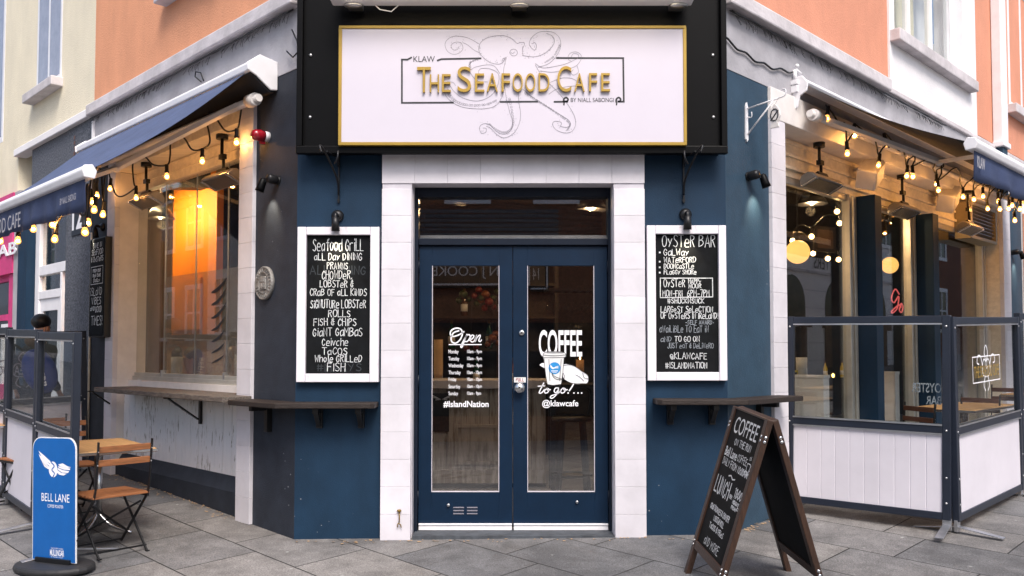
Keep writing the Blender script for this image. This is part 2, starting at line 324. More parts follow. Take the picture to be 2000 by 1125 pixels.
    def ribbon(s, pts, w, y, M=None, closed=False):
        """flat painted stroke in the x-z plane (pts are (x,z)) facing -y"""
        pts = [Vector((p[0], p[1])) for p in pts]; n = len(pts)
        if n < 2: return s
        vs = []
        for i, p in enumerate(pts):
            if closed: d1 = (p-pts[i-1]); d2 = (pts[(i+1) % n]-p)
            else: d1 = p-pts[max(i-1, 0)]; d2 = pts[min(i+1, n-1)]-p
            if d1.length < 1e-9: d1 = d2
            if d2.length < 1e-9: d2 = d1
            d1 = d1.normalized(); d2 = d2.normalized(); d = d1+d2
            d = d.normalized() if d.length > .2 else d1
            nn = Vector((-d.y, d.x)); k = max(.55, nn.dot(Vector((-d1.y, d1.x)))); e = nn*(w/2/k)
            ext = Vector((0, 0))
            if not closed and i == 0: ext = -d*w*.4
            if not closed and i == n-1: ext = d*w*.4
            for q in (p+e+ext, p-e+ext):
                q3 = Vector((q.x, y, q.y)); vs.append(M @ q3 if M else q3)
        return s.add(vs, [(2*i, 2*i+1, (2*((i+1) % n))+1, 2*((i+1) % n)) for i in range(n if closed else n-1)])
    def build(s, name, m, parent='T', bevel=0., smooth=False, bseg=2, kind=None):
        me = bpy.data.meshes.new(name); me.from_pydata([tuple(p) for p in s.v], [], s.f)
        for i, p in enumerate(me.polygons): p.use_smooth = smooth or (i in s.sm)
        bm = bmesh.new(); bm.from_mesh(me); bmesh.ops.remove_doubles(bm, verts=bm.verts, dist=1e-6)
        bmesh.ops.recalc_face_normals(bm, faces=bm.faces); bm.to_mesh(me); bm.free()
        me.materials.append(MATS[m] if isinstance(m, str) else m)
        o = bpy.data.objects.new(name, me); C.objects.link(o)
        o.parent = s.T if parent == 'T' else parent
        if bevel:
            b = o.modifiers.new("bevel", 'BEVEL'); b.width = bevel; b.segments = bseg; b.limit_method = 'ANGLE'; b.angle_limit = R_(40)
        if kind: o["kind"] = kind
        return o
def thing(name, label, cat, f='W', at=(0, 0, 0), group=None, rz=None):
    o = bpy.data.objects.new(name, None); C.objects.link(o); o.empty_display_size = .1
    o.matrix_world = FR[f] @ Matrix.Translation(at) @ (Matrix.Rotation(R_(rz), 4, 'Z') if rz else Matrix.Identity(4))
    o["label"] = label; o["category"] = cat
    if group: o["group"] = group
    ORG[o.name] = at if rz is None else (0, 0, 0)
    return o
def own(T, name='MB'): return MB(T)
def kids(o): return [c for c in bpy.data.objects if c.parent == o]
def dup(T, M, label, group=None):
    r = T.copy(); C.objects.link(r); r.matrix_world = M; r["label"] = label
    if group: r["group"] = group
    for ch in kids(T):
        c = ch.copy(); C.objects.link(c); c.parent = r
        for g in kids(ch):
            d = g.copy(); C.objects.link(d); d.parent = c
    return r

# ------------------------------------------------------------------ writing: printed and hand drawn
def fit(vs, x0, x1, z0, z1):
    a = min(v[0] for v in vs); b = max(v[0] for v in vs); c = min(v[1] for v in vs); d = max(v[1] for v in vs)
    sx = (x1-x0)/(b-a) if b > a else 1; sz = (z1-z0)/(d-c) if d > c else 1
    return lambda p: (x0+(p[0]-a)*sx, z0+(p[1]-c)*sz)
def printed(mb, body, x0, x1, z0, z1, y, bold=0., ext=0., M=None, mirror=False, shear=0., gap=1.0):
    cu = bpy.data.curves.new("lettering", 'FONT'); cu.body = body; cu.offset = bold; cu.extrude = 0.5 if ext else 0.; cu.shear = shear; cu.space_character = gap; cu.resolution_u = 5
    o = bpy.data.objects.new("lettering", cu); C.objects.link(o); bpy.context.view_layer.update()
    me = bpy.data.meshes.new_from_object(o.evaluated_get(bpy.context.evaluated_depsgraph_get()))
    vs = [v.co.copy() for v in me.vertices]; fs = [tuple(p.vertices) for p in me.polygons]
    bpy.data.objects.remove(o); bpy.data.curves.remove(cu); bpy.data.meshes.remove(me)
    if not vs: return
    if mirror: vs = [Vector((-v.x, v.y, v.z)) for v in vs]
    g = fit(vs, x0, x1, z0, z1); out = []
    for v in vs:
        q = g(v); p = Vector((q[0], y-(v.z+.5)*ext if ext else y, q[1])); out.append(M @ p if M else p)
    mb.add(out, fs)
GL = {'A': "003960 1353", 'B': "0009 ~0939584605 ~0545634100", 'C': "~57391704113052", 'D': "0009 ~093957543100", 'E': "59090050 0545", 'F': "590900 0545",
'G': "~5739170411305254 3454", 'H': "0009 5059 0555", 'I': "1019", 'J': "~4942301002", 'K': "0009 590450", 'L': "090050", 'M': "0009346960", 'N': "00095059",
'O': "~391805113051655839", 'P': "0009 ~0939584604", 'Q': "~391805113051655839 3260", 'R': "0009 ~0939584605 2550", 'S': "~5839181644523001", 'T': "0969 3930",
'U': "~090220405259", 'V': "093069", 'W': "0910365069", 'X': "0059 0950", 'Y': "0935 6920", 'Z': "09590050",
'a': "~56361503102041 5650", 'b': "0009 ~0426554220 00", 'c': "~563615021040", 'd': "~55361503103051 5950", 'e': "~0353553615021050", 'f': "~5948383430 1656", 'g': "~563615032354 5652",
'h': "0009 ~042646555050", 'i': "1016 1819", 'k': "0009 4603 0340", 'l': "1910", 'n': "0006 ~0426465550", 'm': "0006 ~05262430 ~25465560", 'o': "~362604112041545536", 'p': "0006 ~0446452102",
'r': "0006 ~042656", 's': "~55361504443110", 't': "2920 0656", 'u': "~06022040 5650", 'v': "062056", 'w': "0610345056", 'x': "0056 0650", 'y': "0623 5610", 'j': "363211", 'z': "06560050",
'0': "~2918051221325439 3929", '1': "082920", '2': "~072958460000 0050", '3': "~0829485625 ~2556513001", '4': "40490363", '5': "590906 ~063654523001", '6': "~492704012041534405", '7': "095920", '8': "~391816355441301114355839", '9': "~553717053555 5950",
'-': "1454", '!': "1914 1110", '.': "1011", ',': "1100", ':': "1516 1213", '&': "~4829172655 ~2604113152 3a30", '#': "1018 4048 0363 0666", '@': "~433432435255270512205052", '/': "0059", '~': "~0425344554", '+': "3236 1454", "'": "1917", '*': "1324"}
def strokes(ch):
    out = []
    for st in GL.get(ch, "").replace(" ", "|").split("|"):
        sm = st.startswith("~"); st = st.lstrip("~"); st = st if len(st) % 2 == 0 else st[:-1]
        pts = [(int(st[i], 16), int(st[i+1], 16)) for i in range(0, len(st), 2)]
        if len(pts) < 2: continue
        out.append([(p.x, p.y) for p in catmull([(x, y, 0) for x, y in pts], 4)] if sm and len(pts) > 2 else pts)
    return out
def hand(mb, body, x0, x1, z0, z1, y, w, M=None, mirror=False, jit=.35, shear=0., dbl=False):
    rn = random.Random(body+str(round(x0, 3))); all_ = []; cx = 0
    for ch in body:
        if ch == ' ': cx += 4.2; continue
        ss = strokes(ch)
        if not ss: cx += 3; continue
        wd = max(p[0] for st in ss for p in st); dy = rn.uniform(-jit, jit); sc = rn.uniform(.93, 1.08); tl = rn.uniform(-.04, .06)+shear
        for st in ss: all_.append([(cx+p[0]*sc+p[1]*tl, p[1]*sc+dy) for p in st])
        cx += wd+2.2
    fl = [p for st in all_ for p in st]
    if mirror: all_ = [[(-p[0], p[1]) for p in st] for st in all_]; fl = [p for st in all_ for p in st]
    g = fit(fl, x0, x1, z0, z1)
    for st in all_:
        mb.ribbon([g(p) for p in st], w*rn.uniform(.85, 1.15), y, M)
def pxbox(f, a, b, c, d, y): 
    x0, z1 = P(f, a, b, y); x1, z0 = P(f, c, d, y); return x0, x1, z0, z1
# ================================================================== the setting
gp = MB(); N = 24
for i in range(1):
    gp.quad(*[(x, y, gz(x, y)) for x, y in ((-45, -45), (45, -45), (45, 45), (-45, 45))])
gp.build("pavement", "pavement", None, kind='structure')
rd = MB()     # cobbled roadway of the junction, behind the viewpoint and along the two streets
def gq(f, pts, dz): return [(lambda w: (w.x, w.y, gz(w.x, w.y)+dz))(FR[f] @ Vector((x, y, 0))) for x, y in pts]
rd.quad(*gq('L', [(-30, -2.6), (4.5, -2.6), (4.5, -7), (-30, -7)], .004))
rd.build("cobbled_road", "cobbles", None, kind='structure')
rd = MB(); rd.quad(*gq('R', [(30, -2.9), (-4.5, -2.9), (-4.5, -7), (30, -7)], .004)); rd.build("cobbled_road", "cobbles", None, kind='structure')

# ================================================================== the corner cafe
ZT = 7.2
cafe = thing("cafe_building", "corner cafe with navy chamfered front, white tiled surrounds and orange rendered upper floor", "building", 'W', (0, 0, 0))
def fbox(m, f, x0, x1, y0, y1, z0, z1):
    m.box(x0, x1, y0, y1, z0, z1, FR[f])
def fpart(name, matn, lst, bevel=0., par=None):
    m = MB()
    for (f, a) in lst: fbox(m, f, *a)
    return m.build(name, matn, par or cafe, bevel=bevel)
def poly_slab(name, matn, pts, z0, z1, par=None):
    m = MB(); m.prism(pts, 'z', z0, z1); return m.build(name, matn, par or cafe)
# pixel-derived wall coordinates
lo0 = -.607; lo1 = -.829           # L: near tile column
lf1 = P('L', 227, 600, 0)[0]; lf0 = P('L', 212, 600, 0)[0]
lend = P('L', 184, 215, 0)[0]
rc0 = P('R', 1503, 500, 0)[0]; rc1 = P('R', 1530, 500, 0)[0]; rf0 = P('R', 1955, 500, 0)[0]; rf1 = P('R', 1969, 500, 0)[0]
ZB = 3.15; ZH = 3.36             # beam underside, tile/beam top
# chamfer wall: strips either side of the door and the wall above it, with a mitre to the side walls
dx0, dx1 = -.724, .735
m = MB()
m.prism([(XL, 0), (-.90, 0), (-.90, .26), (XL+.11, .26)], 'z', -.3, 3.9)
m.prism([(.92, 0), (XR, 0), (XR-.11, .26), (.92, .26)], 'z', -.3, 3.9)
m.box(-.90, .92, 0, .26, 2.72, 3.9)
m.build("corner_wall", "navy", cafe)
# charcoal return on the left, navy return on the right, its light painted in
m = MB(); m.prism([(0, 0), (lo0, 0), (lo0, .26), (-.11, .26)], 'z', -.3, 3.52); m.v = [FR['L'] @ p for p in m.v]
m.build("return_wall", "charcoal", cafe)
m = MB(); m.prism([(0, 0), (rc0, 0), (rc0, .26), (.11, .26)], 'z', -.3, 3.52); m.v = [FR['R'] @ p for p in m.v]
m.build("return_wall", "navy_lit", cafe)
# grey strip between the far tile column and the neighbour, blue strip at the right end
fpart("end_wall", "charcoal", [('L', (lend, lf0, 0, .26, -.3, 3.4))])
fpart("end_wall", "navy_lit", [('R', (rf1, rf1+.62, 0, .26, -.3, 3.4))])
# fascia bands in grey render
m = MB(); m.prism([(0, -.004), (lend, -.004), (lend, .26), (-.11, .26)], 'z', 3.40, 3.88); m.v = [FR['L'] @ p for p in m.v]; m.build("fascia_band", "fascia_grey", cafe)
m = MB(); m.prism([(0, -.004), (9.5, -.004), (9.5, .26), (.11, .26)], 'z', 3.40, 3.88); m.v = [FR['R'] @ p for p in m.v]; m.build("fascia_band", "fascia_grey", cafe)
# cornice strings
fpart("cornice", "stone_band", [('L', (lend, .03, -.09, .1, 3.85, 3.965))], .012)
rce = P('R', 1743, 168, -.09)[0]
fpart("cornice", "stone_band", [('R', (-.03, rce, -.09, .1, 3.85, 3.965)), ('R', (rce, 9.5, -.035, .1, 3.87, 3.93))], .012)
# upper floor walls
rp0 = P('R', 1734, 120, 0)[0]; rp1 = P('R', 1905, 240, 0)[0]
m = MB(); m.box(lend, 0, 0, .3, 3.96, ZT, FR['L']); m.build("upper_wall", "orange_render", cafe)
for a, b in ((0, rp0), (rp1, 9.5)):
    m = MB(); m.box(a, b, 0, .3, 3.96, ZT, FR['R']); m.build("upper_wall", "salmon_render", cafe)
m = MB(); m.prism([(XL, .0), (XR, .0), (XR-.2, .3), (XL+.2, .3)], 'z', 3.9, ZT); m.build("upper_wall", "orange_render", cafe)
poly_slab("roof", "stone_band", [(XL-.1, -.1), (XR+.1, -.1), (XR+6.6, 6.6), (XL-6.6, 6.6)], ZT, ZT+.25)
# white panel with the window on the right
sx0, sz0 = P('R', 1750, 60, -.08); sx1, _ = P('R', 1905, 172, -.08)
wz0 = 4.52; wx0 = sx0+.12; wx1 = sx1-.22
m = MB()
for a in ((rp0, wx0, -.02, .3, 3.93, ZT), (wx1, rp1, -.02, .3, 3.93, ZT), (wx0, wx1, -.02, .3, 3.93, wz0), (wx0, wx1, -.02, .3, 6.3, ZT)): m.box(*a, FR['R'])
m.build("window_bay", "white_render", cafe)
def window(f, x0, x1, y, z0, z1, matf="white_paint", fw=.06, mull=(), trans=(), pane="dark_glass", back=True, name="window", par=None, dep=.07, panemat=None):
    par = par or cafe
    m = MB()
    m.box(x0, x0+fw, y, y+dep, z0, z1, FR[f]); m.box(x1-fw, x1, y, y+dep, z0, z1, FR[f])
    m.box(x0+fw, x1-fw, y, y+dep, z0, z0+fw, FR[f]); m.box(x0+fw, x1-fw, y, y+dep, z1-fw, z1, FR[f])
    xs = [x0+fw]+list(mull)+[x1-fw]
    for q in mull: m.box(q-fw/2, q+fw/2, y+.002, y+dep-.002, z0+fw, z1-fw, FR[f])
    for q in trans:
        for i in range(len(xs)-1):
            m.box(xs[i]+(fw/2 if i else 0), xs[i+1]-(fw/2 if i < len(xs)-2 else 0), y+.004, y+dep-.004, q-fw/2, q+fw/2, FR[f])
    w = m.build(name, matf, par, bevel=.004)
    g = MB(); g.box(x0+fw-.01, x1-fw+.01, y+dep*.5-.003, y+dep*.5+.003, z0+fw-.01, z1-fw+.01, FR[f]); g.build("pane", panemat or "glass", w)
    return w
w = window('R', wx0, wx1, .10, wz0, 6.3, mull=(wx0+(wx1-wx0)*.36, wx0+(wx1-wx0)*.68), trans=(5.6,))
m = MB(); m.box(sx0, sx1, -.12, .1, wz0-.13, wz0-.01, FR['R']); m.build("sill", "stone_band", w, bevel=.01)
m = MB(); m.box(wx0+.1, wx0+(wx1-wx0)*.66, .28, .29, wz0, 6.3, FR['R']); m.build("curtain", "cream_render", w)
m = MB(); m.box(wx0+(wx1-wx0)*.68, wx1, .31, .33, wz0, 6.3, FR['R']); m.build("curtain", "white_paint", w)
# the sill of the left upper window and the one far right
a0, _ = P('L', 303, 12, -.1); a1 = a0+1.25
w = window('L', a0+.1, a1-.1, -.01, 4.66, 6.2, mull=((a0+a1)/2,), panemat="dark_glass")
m = MB(); m.box(a0, a1, -.12, .02, 4.53, 4.65, FR['L']); m.build("sill", "stone_band", w, bevel=.01)
a0, _ = P('R', 1975, 20, -.08); w = window('R', a0+.1, a0+1.3, -.01, 4.60, 6.3, mull=(a0+.7,), panemat="dark_glass")
m = MB(); m.box(a0, a0+1.4, -.12, .02, 4.47, 4.59, FR['R']); m.build("sill", "stone_band", w, bevel=.01)
# cables under the cornice and on the right wall
m = MB(); rn = random.Random(3)
for f, xa, xb in (('L', lend+.05, -.05), ('R', .05, rce+1.6)):
    for k in range(3):
        pts = []
        n = 30
        for i in range(n+1):
            x = xa+(xb-xa)*i/n; pts.append((x, -.02-.018*k, 3.838-.011*k+rn.uniform(-.005, .005)))
        m.tube([FR[f] @ Vector(p) for p in catmull(pts, 3)], .0055, 5)
    for i in range(110):        # frayed icicle lights hanging under the cornice
        x = xa+(xb-xa)*rn.random(); z = 3.815
        pts = [(x, -.03, z), (x+rn.uniform(-.02, .02), -.045, z-rn.uniform(.02, .05)), (x+rn.uniform(-.04, .04), -.05, z-rn.uniform(.04, .085))]
        m.tube([FR[f] @ Vector(p) for p in pts], .0016, 4)
m.build("cornice_cable", "black", cafe)
m = MB(); c0 = P('R', 1411, 70, -.02); c1 = P('R', 1548, 140, -.02)
pts = [(c0[0]+(c1[0]-c0[0])*t, -.02, c0[1]+(c1[1]-c0[1])*t-.06*math.sin(t*3.1)+.012*math.sin(t*25)) for t in [i/16 for i in range(17)]]
m.tube([FR['R'] @ Vector(p) for p in catmull(pts, 3)], .008, 6); m.build("wall_cable", "black", cafe)
m = MB()
for pl in ([(570, 58), (580, 80), (583, 100), (572, 112), (560, 100)], [(398, 158), (392, 142), (382, 140), (381, 150), (393, 160)]):
    m.tube([FR['L'] @ Vector((P('L', a, b, -.03)[0], -.03, P('L', a, b, -.03)[1])) for a, b in pl], .006, 5)
m.build("wall_cable", "black", cafe)

# door surround of white glazed tiles -------------------------------------------------
def tiles(m, f, x0, x1, y0, y1, z0, z1, nx, nz, gap=.0014):
    for i in range(nx):
        for j in range(nz):
            a = x0+(x1-x0)*i/nx; b = x0+(x1-x0)*(i+1)/nx; c = z0+(z1-z0)*j/nz; d = z0+(z1-z0)*(j+1)/nz
            m.box(a+gap/2, b-gap/2, y0+random.uniform(0, .0012), y1, c+gap/2, d-gap/2, FR[f])
ox0, ox1 = P('F', 744, 680, -.05)[0], P('F', 1261, 680, -.05)[0]
zi = P('F', 1000, 358, -.05)[1]; zo = 2.755
m = MB(); T_ = .195
for a, b in ((ox0, dx0), (dx1, ox1)):
    tiles(m, 'F', a, b, -.05, .02, -.03, -.03+13*.1945, 1, 13)
zt0 = -.03+13*.1945
tiles(m, 'F', ox0, ox1, -.05, .02, max(zi, zt0), zo, 8, 1)
tiles(m, 'F', dx0+.002, dx1-.002, -.0495, .02, zi, zt0+.0, 6, 1) if zi < zt0-.01 else None
surround = m.build("door_surround", "tile_white", cafe, bevel=.0018)
m = MB()
for a, b in ((ox0+.004, dx0-.0), (dx1+.0, ox1-.004)): m.box(a, b, -.042, .0, -.05, zo-.004)
m.box(ox0+.004, ox1-.004, -.0425, .0, zi+.003, zo-.004)
# reveal of the doorway
m.box(dx0-.03, dx0, .0, .2, -.1, zi); m.box(dx1, dx1+.03, .0, .2, -.1, zi)
m.build("surround_grout", "grout", cafe)
m = MB()
m.box(dx0-.028, dx0+.004, .001, .11, -.08, zi+.03); m.box(dx1-.004, dx1+.028, .001, .11, -.08, zi+.03); m.box(dx0+.004, dx1-.004, .001, .11, zi, zi+.03)
m.build("door_reveal", "tile_white", cafe)
# door frame, transom
YD = .15
fx0, fx1 = P('F', 818, 700, YD)[0], P('F', 1187, 700, YD)[0]
zd0 = .045; zd1 = P('F', 1000, 481, YD)[1]; zr = P('F', 1000, 466, YD)[1]; zg1 = P('F', 1000, 386, YD)[1]
m = MB()
m.box(dx0+.004, fx0-.003, .11, .24, -.06, zi); m.box(fx1+.003, dx1-.004, .11, .24, -.06, zi)
m.box(fx0-.003, fx1+.003, .11, .24, zg1, zi); m.box(fx0-.003, fx1+.003, .125, .24, zd1+.006, zr)
dfm = m.build("door_frame", "navy_frame", cafe, bevel=.004)
m = MB(); m.box(fx0-.003, fx1+.003, .178, .184, zr, zg1); m.build("transom_pane", "glass_door", dfm)
m = MB(); m.box(fx0, fx1, .186, .21, zr, zr+.03); m.build("transom_blind", "galv", dfm)
m = MB()    # roller shutter slats above the door, seen through the transom
for k in range(5): m.tube([(fx0+.02, .40, zr+.05+k*.08), (fx1-.02, .34, zr+.05+k*.04)], .021, 10)
m.build("shutter", "room_dark", dfm)
m = MB(); m.box(fx0-.02, fx1+.02, -.045, .26, -.2, .012); m.build("threshold", "step_stone", cafe)
# door leaves
def door(x0, x1, g, label):
    m = MB(); y0, y1 = YD, YD+.05; gx0, gx1, gz0, gz1 = g
    m.box(x0, gx0, y0, y1, zd0, zd1); m.box(gx1, x1, y0, y1, zd0, zd1); m.box(gx0, gx1, y0, y1, gz1, zd1); m.box(gx0, gx1, y0, y1, zd0, gz0)
    d = m.build("door", "navy_door", cafe, bevel=.003)
    m = MB(); m.box(gx0-.005, gx1+.005, y0+.022, y0+.028, gz0-.005, gz1+.005); m.build("pane", "glass_door", d)
    m = MB(); b = .007      # glazing bead
    m.box(gx0, gx1, y0-.002, y0+.01, gz0-.0, gz0+b); m.box(gx0, gx0+b*.6, y0-.002, y0+.01, gz0+b, gz1); m.box(gx1-b*.6, gx1, y0-.002, y0+.01, gz0+b, gz1)
    m.build("bead", "grout", d)
    m = MB(); m.box(x0+.005, x1-.004, y0-.018, y0, zd0-.03, zd0+.002); m.box(x0+.005, x1-.004, y0-.024, y0, zd0+.006, zd0+.018); m.build("weather_bar", "white_paint", d, bevel=.002)
    return d
gL = (P('F', 843.5, 700, YD)[0], P('F', 975, 700, YD)[0], P('F', 1000, 961, YD)[1], P('F', 1000, 519, YD)[1])
gR = (P('F', 1030, 700, YD)[0], P('F', 1161, 700, YD)[0], gL[2], gL[3])
xm = P('F', 1001.5, 700, YD)[0]
dl = door(fx0, xm-.002, gL, ''); dr = door(xm+.002, fx1, gR, '')
def fq(px, py, y=YD): return P('F', px, py, y)
m = MB()
for k in range(3):
    z = fq(0, 990+k*6)[1]
    for c in (888, 914):
        x = fq(c, 0)[0]; m.box(x, x+.078, YD-.004, YD+.001, z-.008, z)
m.build("vent", "ink_line", dl)
def knob(par, px, py, r, out=.03, matn="steel", name="knob"):
    x, z = fq(px, py); m = MB(); m.lathe([(r*.75, 0), (r*.75, .004), (r*.35, .006), (r*.35, out*.5), (r*.9, out*.62), (r, out*.8), (r*.8, out*1.05), (r*.3, out*1.18), (0.0, out*1.2)], (x, YD, z), (0, -1, 0)); m.build(name, matn, par)
knob(dr, 1014.5, 757, .041, .06); knob(dr, 1019, 650, .021, .012, name="lock"); knob(dr, 1127, 980, .012, .016, "galv", "lock"); knob(dl, 876, 986, .012, .016, "galv", "lock")
m = MB(); x0, x1, z0, z1 = pxbox('F', 1004, 737, 1027, 747, YD-.002); m.box(x0, x1, YD-.003, YD, z0, z1); st = m.build("sticker", "paper", dr)
m = MB(); hand(m, "PULL", x0+.015, x1-.015, z0+.008, z1-.006, YD-.0035, .0035); m.build("lettering", "red_plastic", dr)
for z in (.25, 1.1, 1.95):
    for q_, d_ in ((fx0-.002, dl), (fx1+.002, dr)): m = MB(); m.tube([(q_, YD-.004, z-.05), (q_, YD-.004, z+.05)], .007, 8); m.build("hinge", "navy_frame", d_)

# decals on the glass (on its outer face)
yg = YD+.0205
def zoomF(a, b, y=yg): return P('F', 800+a/5., 620+b/5., y)
def dz(m, body, a, b, c, d, **k):
    x0, z1 = zoomF(a, b); x1, z0 = zoomF(c, d); printed(m, body, x0, x1, z0, z1, yg, **k)
def line(m, pts, w, y=yg, fn=zoomF, sm=5, closed=False, M=None):
    q = [fn(*p) for p in pts]; q = [(v.x, v.y) for v in catmull([(a, b, 0) for a, b in q], sm, closed)] if sm else q
    m.ribbon(q, w, y, M, closed)
m = MB()
# "Open" in brush script
line(m, [(480, 130), (430, 150), (405, 200), (415, 240), (450, 250), (490, 220), (515, 165), (500, 115), (450, 105), (405, 130), (400, 170), (430, 185), (480, 170), (530, 140)], .010)
line(m, [(560, 165), (545, 200), (515, 285), (500, 285), (520, 240), (555, 180), (585, 170), (590, 195), (565, 232), (540, 235)], .009)
line(m, [(585, 225), (615, 205), (628, 180), (610, 172), (595, 200), (600, 235), (625, 235), (645, 200), (655, 175), (640, 235), (660, 195), (685, 172), (690, 185), (675, 225), (690, 235), (702, 220)], .008)
line(m, [(385, 265), (700, 265)], .007, sm=0)
days = ["Monday", "Tuesday", "Wednesday", "Thursday", "Friday", "Saturday", "Sunday"]; hrs = ["10am - 9pm"]*3+["10am - 10pm"]*3+["10am - 9pm"]
wds = [98, 105, 145, 118, 78, 115, 93]
for i in range(7):
    y = 315+i*68
    dz(m, days[i], 380, y, 380+wds[i], y+48 if i != 4 else y+46, bold=.008); dz(m, hrs[i], 562, y, 706 if i < 6 else 698, y+44, bold=.008)
dz(m, "#IslandNation", 330, 815, 772, 882, bold=.02)
m.build("lettering", "decal_white", dl)
m = MB()
dz(m, "COFFEE", 1262, 122, 1685, 385, bold=.02)
# "to go!..." script
line(m, [(1310, 640), (1285, 690), (1265, 735), (1290, 735), (1315, 705)], .008); line(m, [(1255, 672), (1320, 668)], .007, sm=0)
line(m, [(1345, 690), (1318, 715), (1325, 738), (1350, 730), (1360, 700), (1340, 692), (1350, 712), (1375, 705)], .008)
line(m, [(1455, 690), (1425, 690), (1412, 720), (1430, 735), (1455, 700), (1440, 745), (1400, 785), (1375, 785), (1385, 765), (1440, 745), (1480, 715)], .008)
line(m, [(1500, 688), (1475, 715), (1485, 738), (1510, 730), (1522, 700), (1500, 690), (1515, 712), (1540, 705)], .008)
line(m, [(1610, 630), (1590, 670), (1560, 715)], .010); 
for c in (1548, 1605, 1645, 1680): 
    x, z = zoomF(c, 738); m.box(x-.005, x+.005, yg-.001, yg, z-.005, z+.005)
dz(m, "@klawcafe", 1295, 805, 1648, 885, bold=.015)
m.build("lettering", "decal_white", dr)
# takeaway cup carried by an oyster shell, sticker on the right leaf
def blob(m, pts, y, fn=zoomF, sm=5):
    q = [fn(*p) for p in pts]; q = catmull([(a, b, 0) for a, b in q], sm, True) if sm else [Vector((a, b, 0)) for a, b in q]
    m.add([(v.x, y, v.y) for v in q], [tuple(range(len(q)))])
m = MB()
blob(m, [(1500, 465), (1560, 460), (1620, 480), (1680, 525), (1735, 560), (1748, 600), (1735, 640), (1690, 645), (1640, 650), (1580, 640), (1520, 610), (1495, 560)], yg-.001)
blob(m, [(1270, 465), (1300, 445), (1330, 455), (1340, 500), (1310, 490)], yg-.001)
m.build("shell_drawing", "decal_white", dr)
m = MB()
blob(m, [(1308, 400), (1345, 650), (1400, 660), (1480, 650), (1510, 390), (1525, 380), (1520, 350), (1480, 335), (1350, 335), (1310, 350), (1303, 380)], yg-.003, sm=0)
m.build("cup_drawing", "paper", dr)
m = MB(); blob(m, [(1415+58*math.cos(t*.4488), 495+58*math.sin(t*.4488)) for t in range(14)], yg-.0045); m.build("badge", "decal_blue", dr)
m = MB()
for pl, c in (([(1303, 380), (1320, 392), (1500, 390), (1525, 380), (1520, 350), (1480, 335), (1350, 335), (1310, 350)], True), ([(1312, 400), (1345, 650), (1400, 660), (1480, 650), (1508, 395)], False),
              ([(1305, 368), (1420, 374), (1522, 366)], False), ([(1360, 410), (1370, 620)], False), ([(1480, 410), (1465, 620)], False), ([(1340, 345), (1500, 345)], False),
              ([(1500, 470), (1560, 462), (1620, 482), (1680, 525), (1735, 560), (1748, 600), (1735, 640), (1690, 645), (1580, 640), (1520, 610)], False),
              ([(1500, 545), (1515, 580), (1500, 600), (1450, 590), (1410, 570), (1390, 540), (1400, 575), (1440, 605), (1510, 605)], False), ([(1620, 560), (1660, 580), (1700, 620)], False), ([(1690, 545), (1705, 590), (1745, 600)], False)):
    line(m, pl, .0035, yg-.0055, sm=3, closed=c)
m.build("drawing_lines", "ink", dr)
m = MB()
for s in (-1, 1):
    for k in range(3): line(m, [(1413, 490+k*4), (1413+s*18, 484+k*7-s*4), (1413+s*38, 470+k*9+(6 if s > 0 else -6))], .004, yg-.006, sm=3)
line(m, [(1385, 522), (1445, 522)], .006, yg-.006, sm=0); line(m, [(1395, 535), (1435, 535)], .004, yg-.006, sm=0)
m.build("badge_wings", "decal_white", dr)
# hook on the surround
hk = thing("door_hook", "small brass door hook hanging on the white tiles left of the door", "hook", 'F', (0, 0, 0)); ORG[hk.name] = (0, 0, 0)
x, z = P('F', 780, 997, -.05); m = MB(hk); m.ball((x, -.062, z), .016, 12, 8, (1, .8, .7)); m.tube([(x, -.06, z-.01), (x+.003, -.068, z-.05), (x, -.064, z-.085)], .0045, 7); m.tube(catmull([(x-.012, -.064, z-.115), (x-.008, -.07, z-.09), (x+.01, -.07, z-.095), (x+.016, -.066, z-.118)], 4), .004, 6)
m.build("hook", "gold_edge", bevel=0)

# left shop window ---------------------------------------------------------------------
m = MB()
def col(m, f, x0, x1, n, z0, z1, y0=-.03): tiles(m, f, x0, x1, y0, .02, z0, z1, 1, n)
col(m, 'L', lo1, lo0, 17, .0, ZH); m.build("window_surround", "tile_white", cafe, bevel=.002); m = MB(); gA = gl('L', lf0, 0); col(m, 'L', lf0, lf1, 17, gA-.01, ZH)
m.build("window_surround", "tile_white", cafe, bevel=.002)
m = MB(); tiles(m, 'R', rc0, rc1, -.03, .02, .03, ZB, 1, 16); m.build("window_surround", "tile_white", cafe, bevel=.002); m = MB(); gB = gl('R', rf0, 0); tiles(m, 'R', rf0, rf1, -.03, .02, gB-.01, ZB, 1, 15)
m.build("window_surround", "tile_white", cafe, bevel=.002)
def beam(f, x0, x1, z0, z1):
    m = MB(); m.box(x0, x1, -.03, .3, z0, z1, FR[f]); return m
m = beam('L', lf1+.0, lo1, ZB, ZH+.04); m.build("window_beam", "cream_wood", cafe, bevel=.006)
m = beam('R', rc0, rf1, ZB+.003, ZH+.04); m.build("window_beam", "off_white", cafe, bevel=.006)
m = MB()   # side reveals
m.box(lf1-.03, lf1, .02, .3, -.1, ZB-.002, FR['L']); m.box(lf0, lf1-.03, .021, .3, -.1, ZB, FR['L']); m.build("window_reveal", "off_white", cafe); m = MB()
m.box(lo1, lo1+.03, .02, .3, -.1, ZB-.002, FR['L']); m.box(lo1+.03, lo0, .021, .3, -.1, ZB, FR['L'])
m.build("window_reveal", "off_white", cafe)
m = MB(); m.box(rc0, rc1, .021, .3, -.1, ZB-.002, FR['R']); m.build("window_reveal", "cream_wood", cafe); m = MB(); m.box(rf0, rf1, .021, .3, -.1, ZB-.002, FR['R']); m.build("window_reveal", "cream_wood", cafe)
